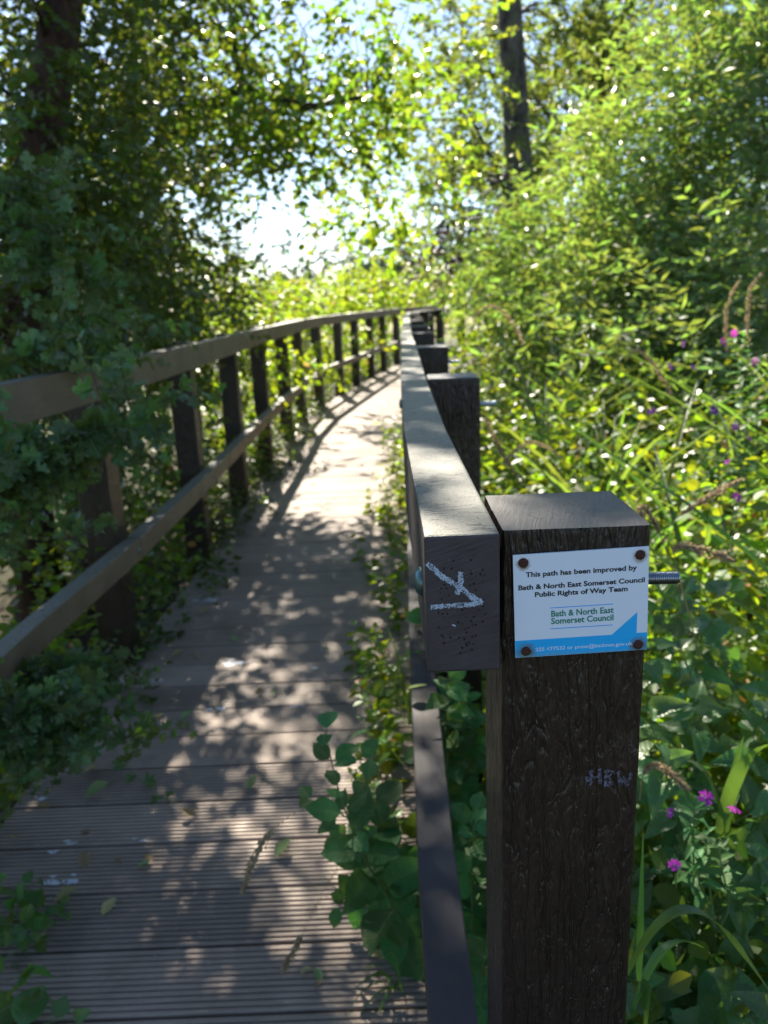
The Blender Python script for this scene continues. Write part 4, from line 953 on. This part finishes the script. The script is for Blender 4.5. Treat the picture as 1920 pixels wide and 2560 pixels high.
grass('upright slim blades hugging the right side of the near post', 153, at(1576, 2460, .80), [at(1608, 2080, .80), at(1600, 2290, .80)], .0035, up=.0, group='broad grass blades by the near post', name='reed_grass')
grass('bright broad blades standing at the right edge above the flowers', 154, at(1800, 2080, 1.2), [at(1860, 1840, 1.2), at(1925, 1860, 1.1), at(1700, 1900, 1.25)], .010, up=.05, group='broad grass blades by the near post', name='reed_grass')
gl = ['tuft of narrow blades at the bottom of the right deck edge', 'long blades bending over the boards beside the mint', 'narrow blades hanging past the near rail end on the path side', 'dark drooping blades against the sunlit boards', 'blades arching left over the boards above the mint', 'short tuft on the deck edge in sunlight', 'faint tuft far along the right deck edge']
gs = [((1000, 2480), 0.02, [(850, 2560), (900, 2430), (860, 2600), (920, 2600), (880, 2480), (960, 2400)]), ((1010, 2050), .15, [(720, 2330), (790, 2220), (830, 2300)]), ((1020, 1800), .3, [(960, 1650), (965, 1560), (950, 1700)]),
      ((1010, 1650), .35, [(945, 1830), (965, 1800), (955, 1780)]), ((1010, 1900), .25, [(800, 1900), (850, 1850), (880, 1990)]), ((985, 1500), .05, [(865, 1420), (880, 1470), (900, 1540), (930, 1430)]), ((990, 1330), .05, [(930, 1300), (950, 1280), (985, 1240)])]
for k, ((bx, by), z, tips) in enumerate(gs):
    b_ = onz(bx, by, z); grass(gl[k], 160 + k, b_, [at(tx, ty, b_.y * .97) for tx, ty in tips], .0035 if k != 3 else .0028, up=.06, group='grass tufts along the right deck edge', name='grass_tuft')
# tufts in the undergrowth to the right
rng = Rg(171)
P = scatter(rng, 600, .85, 3.6, 1.2, 6.5); P[:, 2] = -.2 + .5 * rng.random(len(P)); a = rng.random(len(P)) * 6.28
tag(cloud('tall_grass', 'blade', P, np.stack([np.cos(a) * .45, np.sin(a) * .45, np.full(len(P), 1.)], -1), np.stack([-np.cos(a), -np.sin(a), np.full(len(P), .3)], -1), .7 + .5 * rng.random(len(P)), M['leaf_grass'], None, rng, smooth=True, W=np.full(len(P), .45)), 'thin green grass blades mixed through the right undergrowth', 'grass', kind='stuff')
# seed heads
def seedhead(label, seed, pts, L=.13):
    rng = Rg(seed); root = empty('seeding_grass', pts[0]); tag(root, label, 'grass', 'pale seed heads of grass'); c = bezier(pts, 18)
    mb = MB(); mb.tube(c, [.0013 * (1 - .6 * i / 18) for i in range(19)], 5); o = mb.build('stalk', M['straw'], root); tint_all(o, .5)
    tot = [0]
    for a, b in zip(c[:-1], c[1:]): tot.append(tot[-1] + (b - a).length)
    n = 260; P, X = [], []
    for i in range(n):
        s = tot[-1] - L * rng.random(); j = max(k for k in range(len(tot)) if tot[k] <= s or k == 0); j = min(j, len(c) - 2)
        p = c[j].lerp(c[j + 1], (s - tot[j]) / max(1e-6, tot[j + 1] - tot[j])); d = (c[j + 1] - c[j]).normalized(); o_ = Vector(rng.normal(size=3)).normalized()
        taper = math.sin(math.pi * min(.97, max(.06, (tot[-1] - s) / L))) ** .6
        P.append(list(p + o_ * .008 * taper * rng.random())); X.append(list(d + o_ * .45))
    cloud('panicle', 'willowherb', np.array(P), np.array(X), rng.normal(size=(n, 3)), .011 * (.6 + .6 * rng.random(n)), M['straw'], root, rng, W=np.full(n, 1.3))
seedhead('drooping seed head over the boards beside the mint leaves', 181, [onz(1010, 2100, .1), at(860, 1960, 1.3), at(680, 1960, 1.28), at(605, 2230, 1.25)], .14)
seedhead('thin straw seed head trailing down to the boards', 182, [onz(1010, 2000, .1), at(900, 2000, 1.35), at(830, 2200, 1.33), at(705, 2430, 1.32)], .10)
sh = [('pale seed head arching left above the threaded bolt', (1700, 1500, 1.5), (1640, 1230, 1.5), (1560, 1220, 1.5), (1620, 1330, 1.5)), ('pale seed head arching right just above the post top', (1500, 1700, 1.6), (1600, 1300, 1.6), (1700, 1280, 1.6), (1850, 1200, 1.6)),
      ('seed head curving beside the right edge of the post top', (1750, 1650, 1.3), (1680, 1330, 1.3), (1620, 1330, 1.3), (1830, 1400, 1.3)), ('blurred seed head arch above the second right post', (1400, 1250, 3.0), (1350, 850, 3.0), (1250, 700, 3.0), (1190, 790, 3.0)),
      ('blurred seed head in the middle of the right undergrowth', (1500, 1300, 2.4), (1400, 1100, 2.4), (1330, 1060, 2.4), (1260, 1160, 2.4)), ('dry seed head lying across the weeds below the bolt', (1600, 2000, 1.2), (1600, 1880, 1.2), (1650, 1900, 1.2), (1720, 1975, 1.2)),
      ('seed head bending left beside the second right post', (1400, 1350, 2.2), (1330, 1250, 2.2), (1240, 1120, 2.2), (1215, 1050, 2.2)), ('tan seed head standing high near the right edge', (1900, 1150, 2.8), (1800, 900, 2.8), (1790, 780, 2.8), (1850, 700, 2.8)), ('tan seed head bending over at the right edge', (1920, 1150, 2.8), (1860, 850, 2.8), (1850, 720, 2.8), (1900, 690, 2.8)),
      ('short tan seed head above the pink flowers', (1780, 1200, 2.6), (1640, 880, 2.6), (1600, 850, 2.6), (1570, 890, 2.6))]
for k, (lab, *pp) in enumerate(sh): seedhead(lab, 190 + k, [at(*q) for q in pp], .09 * pp[0][2])

# fallen leaves on the boards
FL = [('pale green leaf with a stalk lying on the boards', 215, 1990, .07, 1, .4, 'leaf_fresh'), ('curled tan leaf on the third board gap at the left', 215, 2172, .05, 0, 2.0, 'leaf_dead'), ('dry tan leaf standing on edge near the left corner', 255, 2288, .045, 0, 1.0, 'leaf_dead'), ('yellowish leaf lying just above the pale green leaf', 208, 1932, .045, 0, .2, 'leaf_dead'),
      ('pale yellow leaf under the drooping seed head', 690, 2145, .06, 0, .9, 'leaf_fresh'), ('brown leaf at the middle of the shaded boards', 488, 2042, .045, 0, 2.8, 'leaf_dead'), ('pale leaf in the sun beside the mint plant', 625, 1975, .05, 0, 1.4, 'leaf_fresh'), ('small yellow leaf half in a board gap', 343, 2168, .035, 0, .0, 'leaf_fresh'),
      ('brown dead leaf on the creeping patch at the left edge', 135, 2255, .06, 0, .3, 'leaf_dead'), ('tan leaf below the creeping patch', 95, 2370, .04, 0, 1.3, 'leaf_dead'), ('tan leaf by the foot of the first full left post', 430, 1642, .05, 0, .5, 'leaf_dead'), ('small green leaf on the boards among bright patches', 590, 1605, .04, 0, 2.2, 'leaf_fresh'),
      ('long pale leaf near the post shadow', 495, 1535, .06, 0, .3, 'leaf_dead'), ('orange dead leaf in the shadow of the middle rail', 375, 1803, .05, 0, .1, 'leaf_dead'), ('pale leaf at the shadow edge beside the rail shadow', 450, 1800, .05, 0, .6, 'leaf_fresh'), ('dark leaf on the sunny boards', 640, 1738, .035, 0, 1.0, 'leaf_dead'), ('brown leaf beside the lower mint cluster', 930, 2330, .05, 0, 1.0, 'leaf_dead'),
      ('brown leaf under the lower mint cluster', 960, 2400, .05, 0, 2.0, 'leaf_dead'), ('tiny tan leaf on the last board gap', 750, 2434, .025, 0, .2, 'leaf_dead'), ('small green leaf near the far sunny boards', 565, 1375, .05, 0, .7, 'leaf_fresh')]
for k, (lab, px, py, s, fr, a, mt) in enumerate(FL):
    rng = Rg(300 + k); p = onz(px, py, .006)
    tag(cloud('fallen_leaf', 'dead', [list(p)], np.array([[math.cos(a), math.sin(a), .05]]), np.array([[rng.normal() * .25, rng.normal() * .25, 1]]), np.array([s]), M[mt], None, rng, smooth=True), lab, 'leaf', 'fallen leaves on the boards')
rng = Rg(350)
for k in range(46):
    y = 1.35 + 5.5 * rng.random() ** 1.4; u = rng.random(); u = .5 + .47 * math.copysign(abs(2 * u - 1) ** .6, 2 * u - 1); L0, R0 = np.interp(y, [s[1] for s in ST], [s[0] for s in ST]), np.interp(y, [s[3] for s in ST], [s[2] for s in ST])
    p = [L0 + .03 + (R0 - L0 - .06) * u, y, .005]; a = rng.random() * 6.28
    tag(cloud('leaf_scrap', 'dead', [p], np.array([[math.cos(a), math.sin(a), .05]]), np.array([[rng.normal() * .3, rng.normal() * .3, 1]]), np.array([.016 + .02 * rng.random()]), M['leaf_dead' if k % 4 else 'leaf_fresh'], None, rng, smooth=True), 'tiny curled leaf scrap in the litter on the boards', 'leaf', 'leaf litter scraps on the boards')
# bird droppings, part of the boardwalk's surface
rnd = random.Random(8)
for (px, py, r, n) in ((165, 2205, .034, 9), (165, 2107, .018, 4), (130, 2130, .014, 3), (90, 2110, .008, 2), (355, 2100, .014, 3), (100, 1996, .02, 4), (590, 1655, .05, 7), (310, 1700, .03, 4), (560, 1770, .03, 4), (750, 1765, .02, 3), (800, 1672, .02, 3), (520, 1500, .04, 5), (400, 1700, .02, 3)):
    c = onz(px, py, .0008); mb = MB()
    for q in range(n):
        o = Vector((rnd.gauss(0, r * .75), rnd.gauss(0, r * .28), 0)); rr = r * rnd.uniform(.2, .5); m_ = 12; vs = []
        for i in range(m_):
            t = 2 * math.pi * i / m_; k2 = rr * rnd.uniform(.65, 1.2); vs.append(c + o + Vector((math.cos(t) * k2 * 1.5, math.sin(t) * k2 * .6, .0012 + q * .0002)))
        mb.add(vs, [tuple(range(m_))])
    mb.build('bird_dropping', M['droppings'], BW)
print('objects', len(bpy.data.objects))
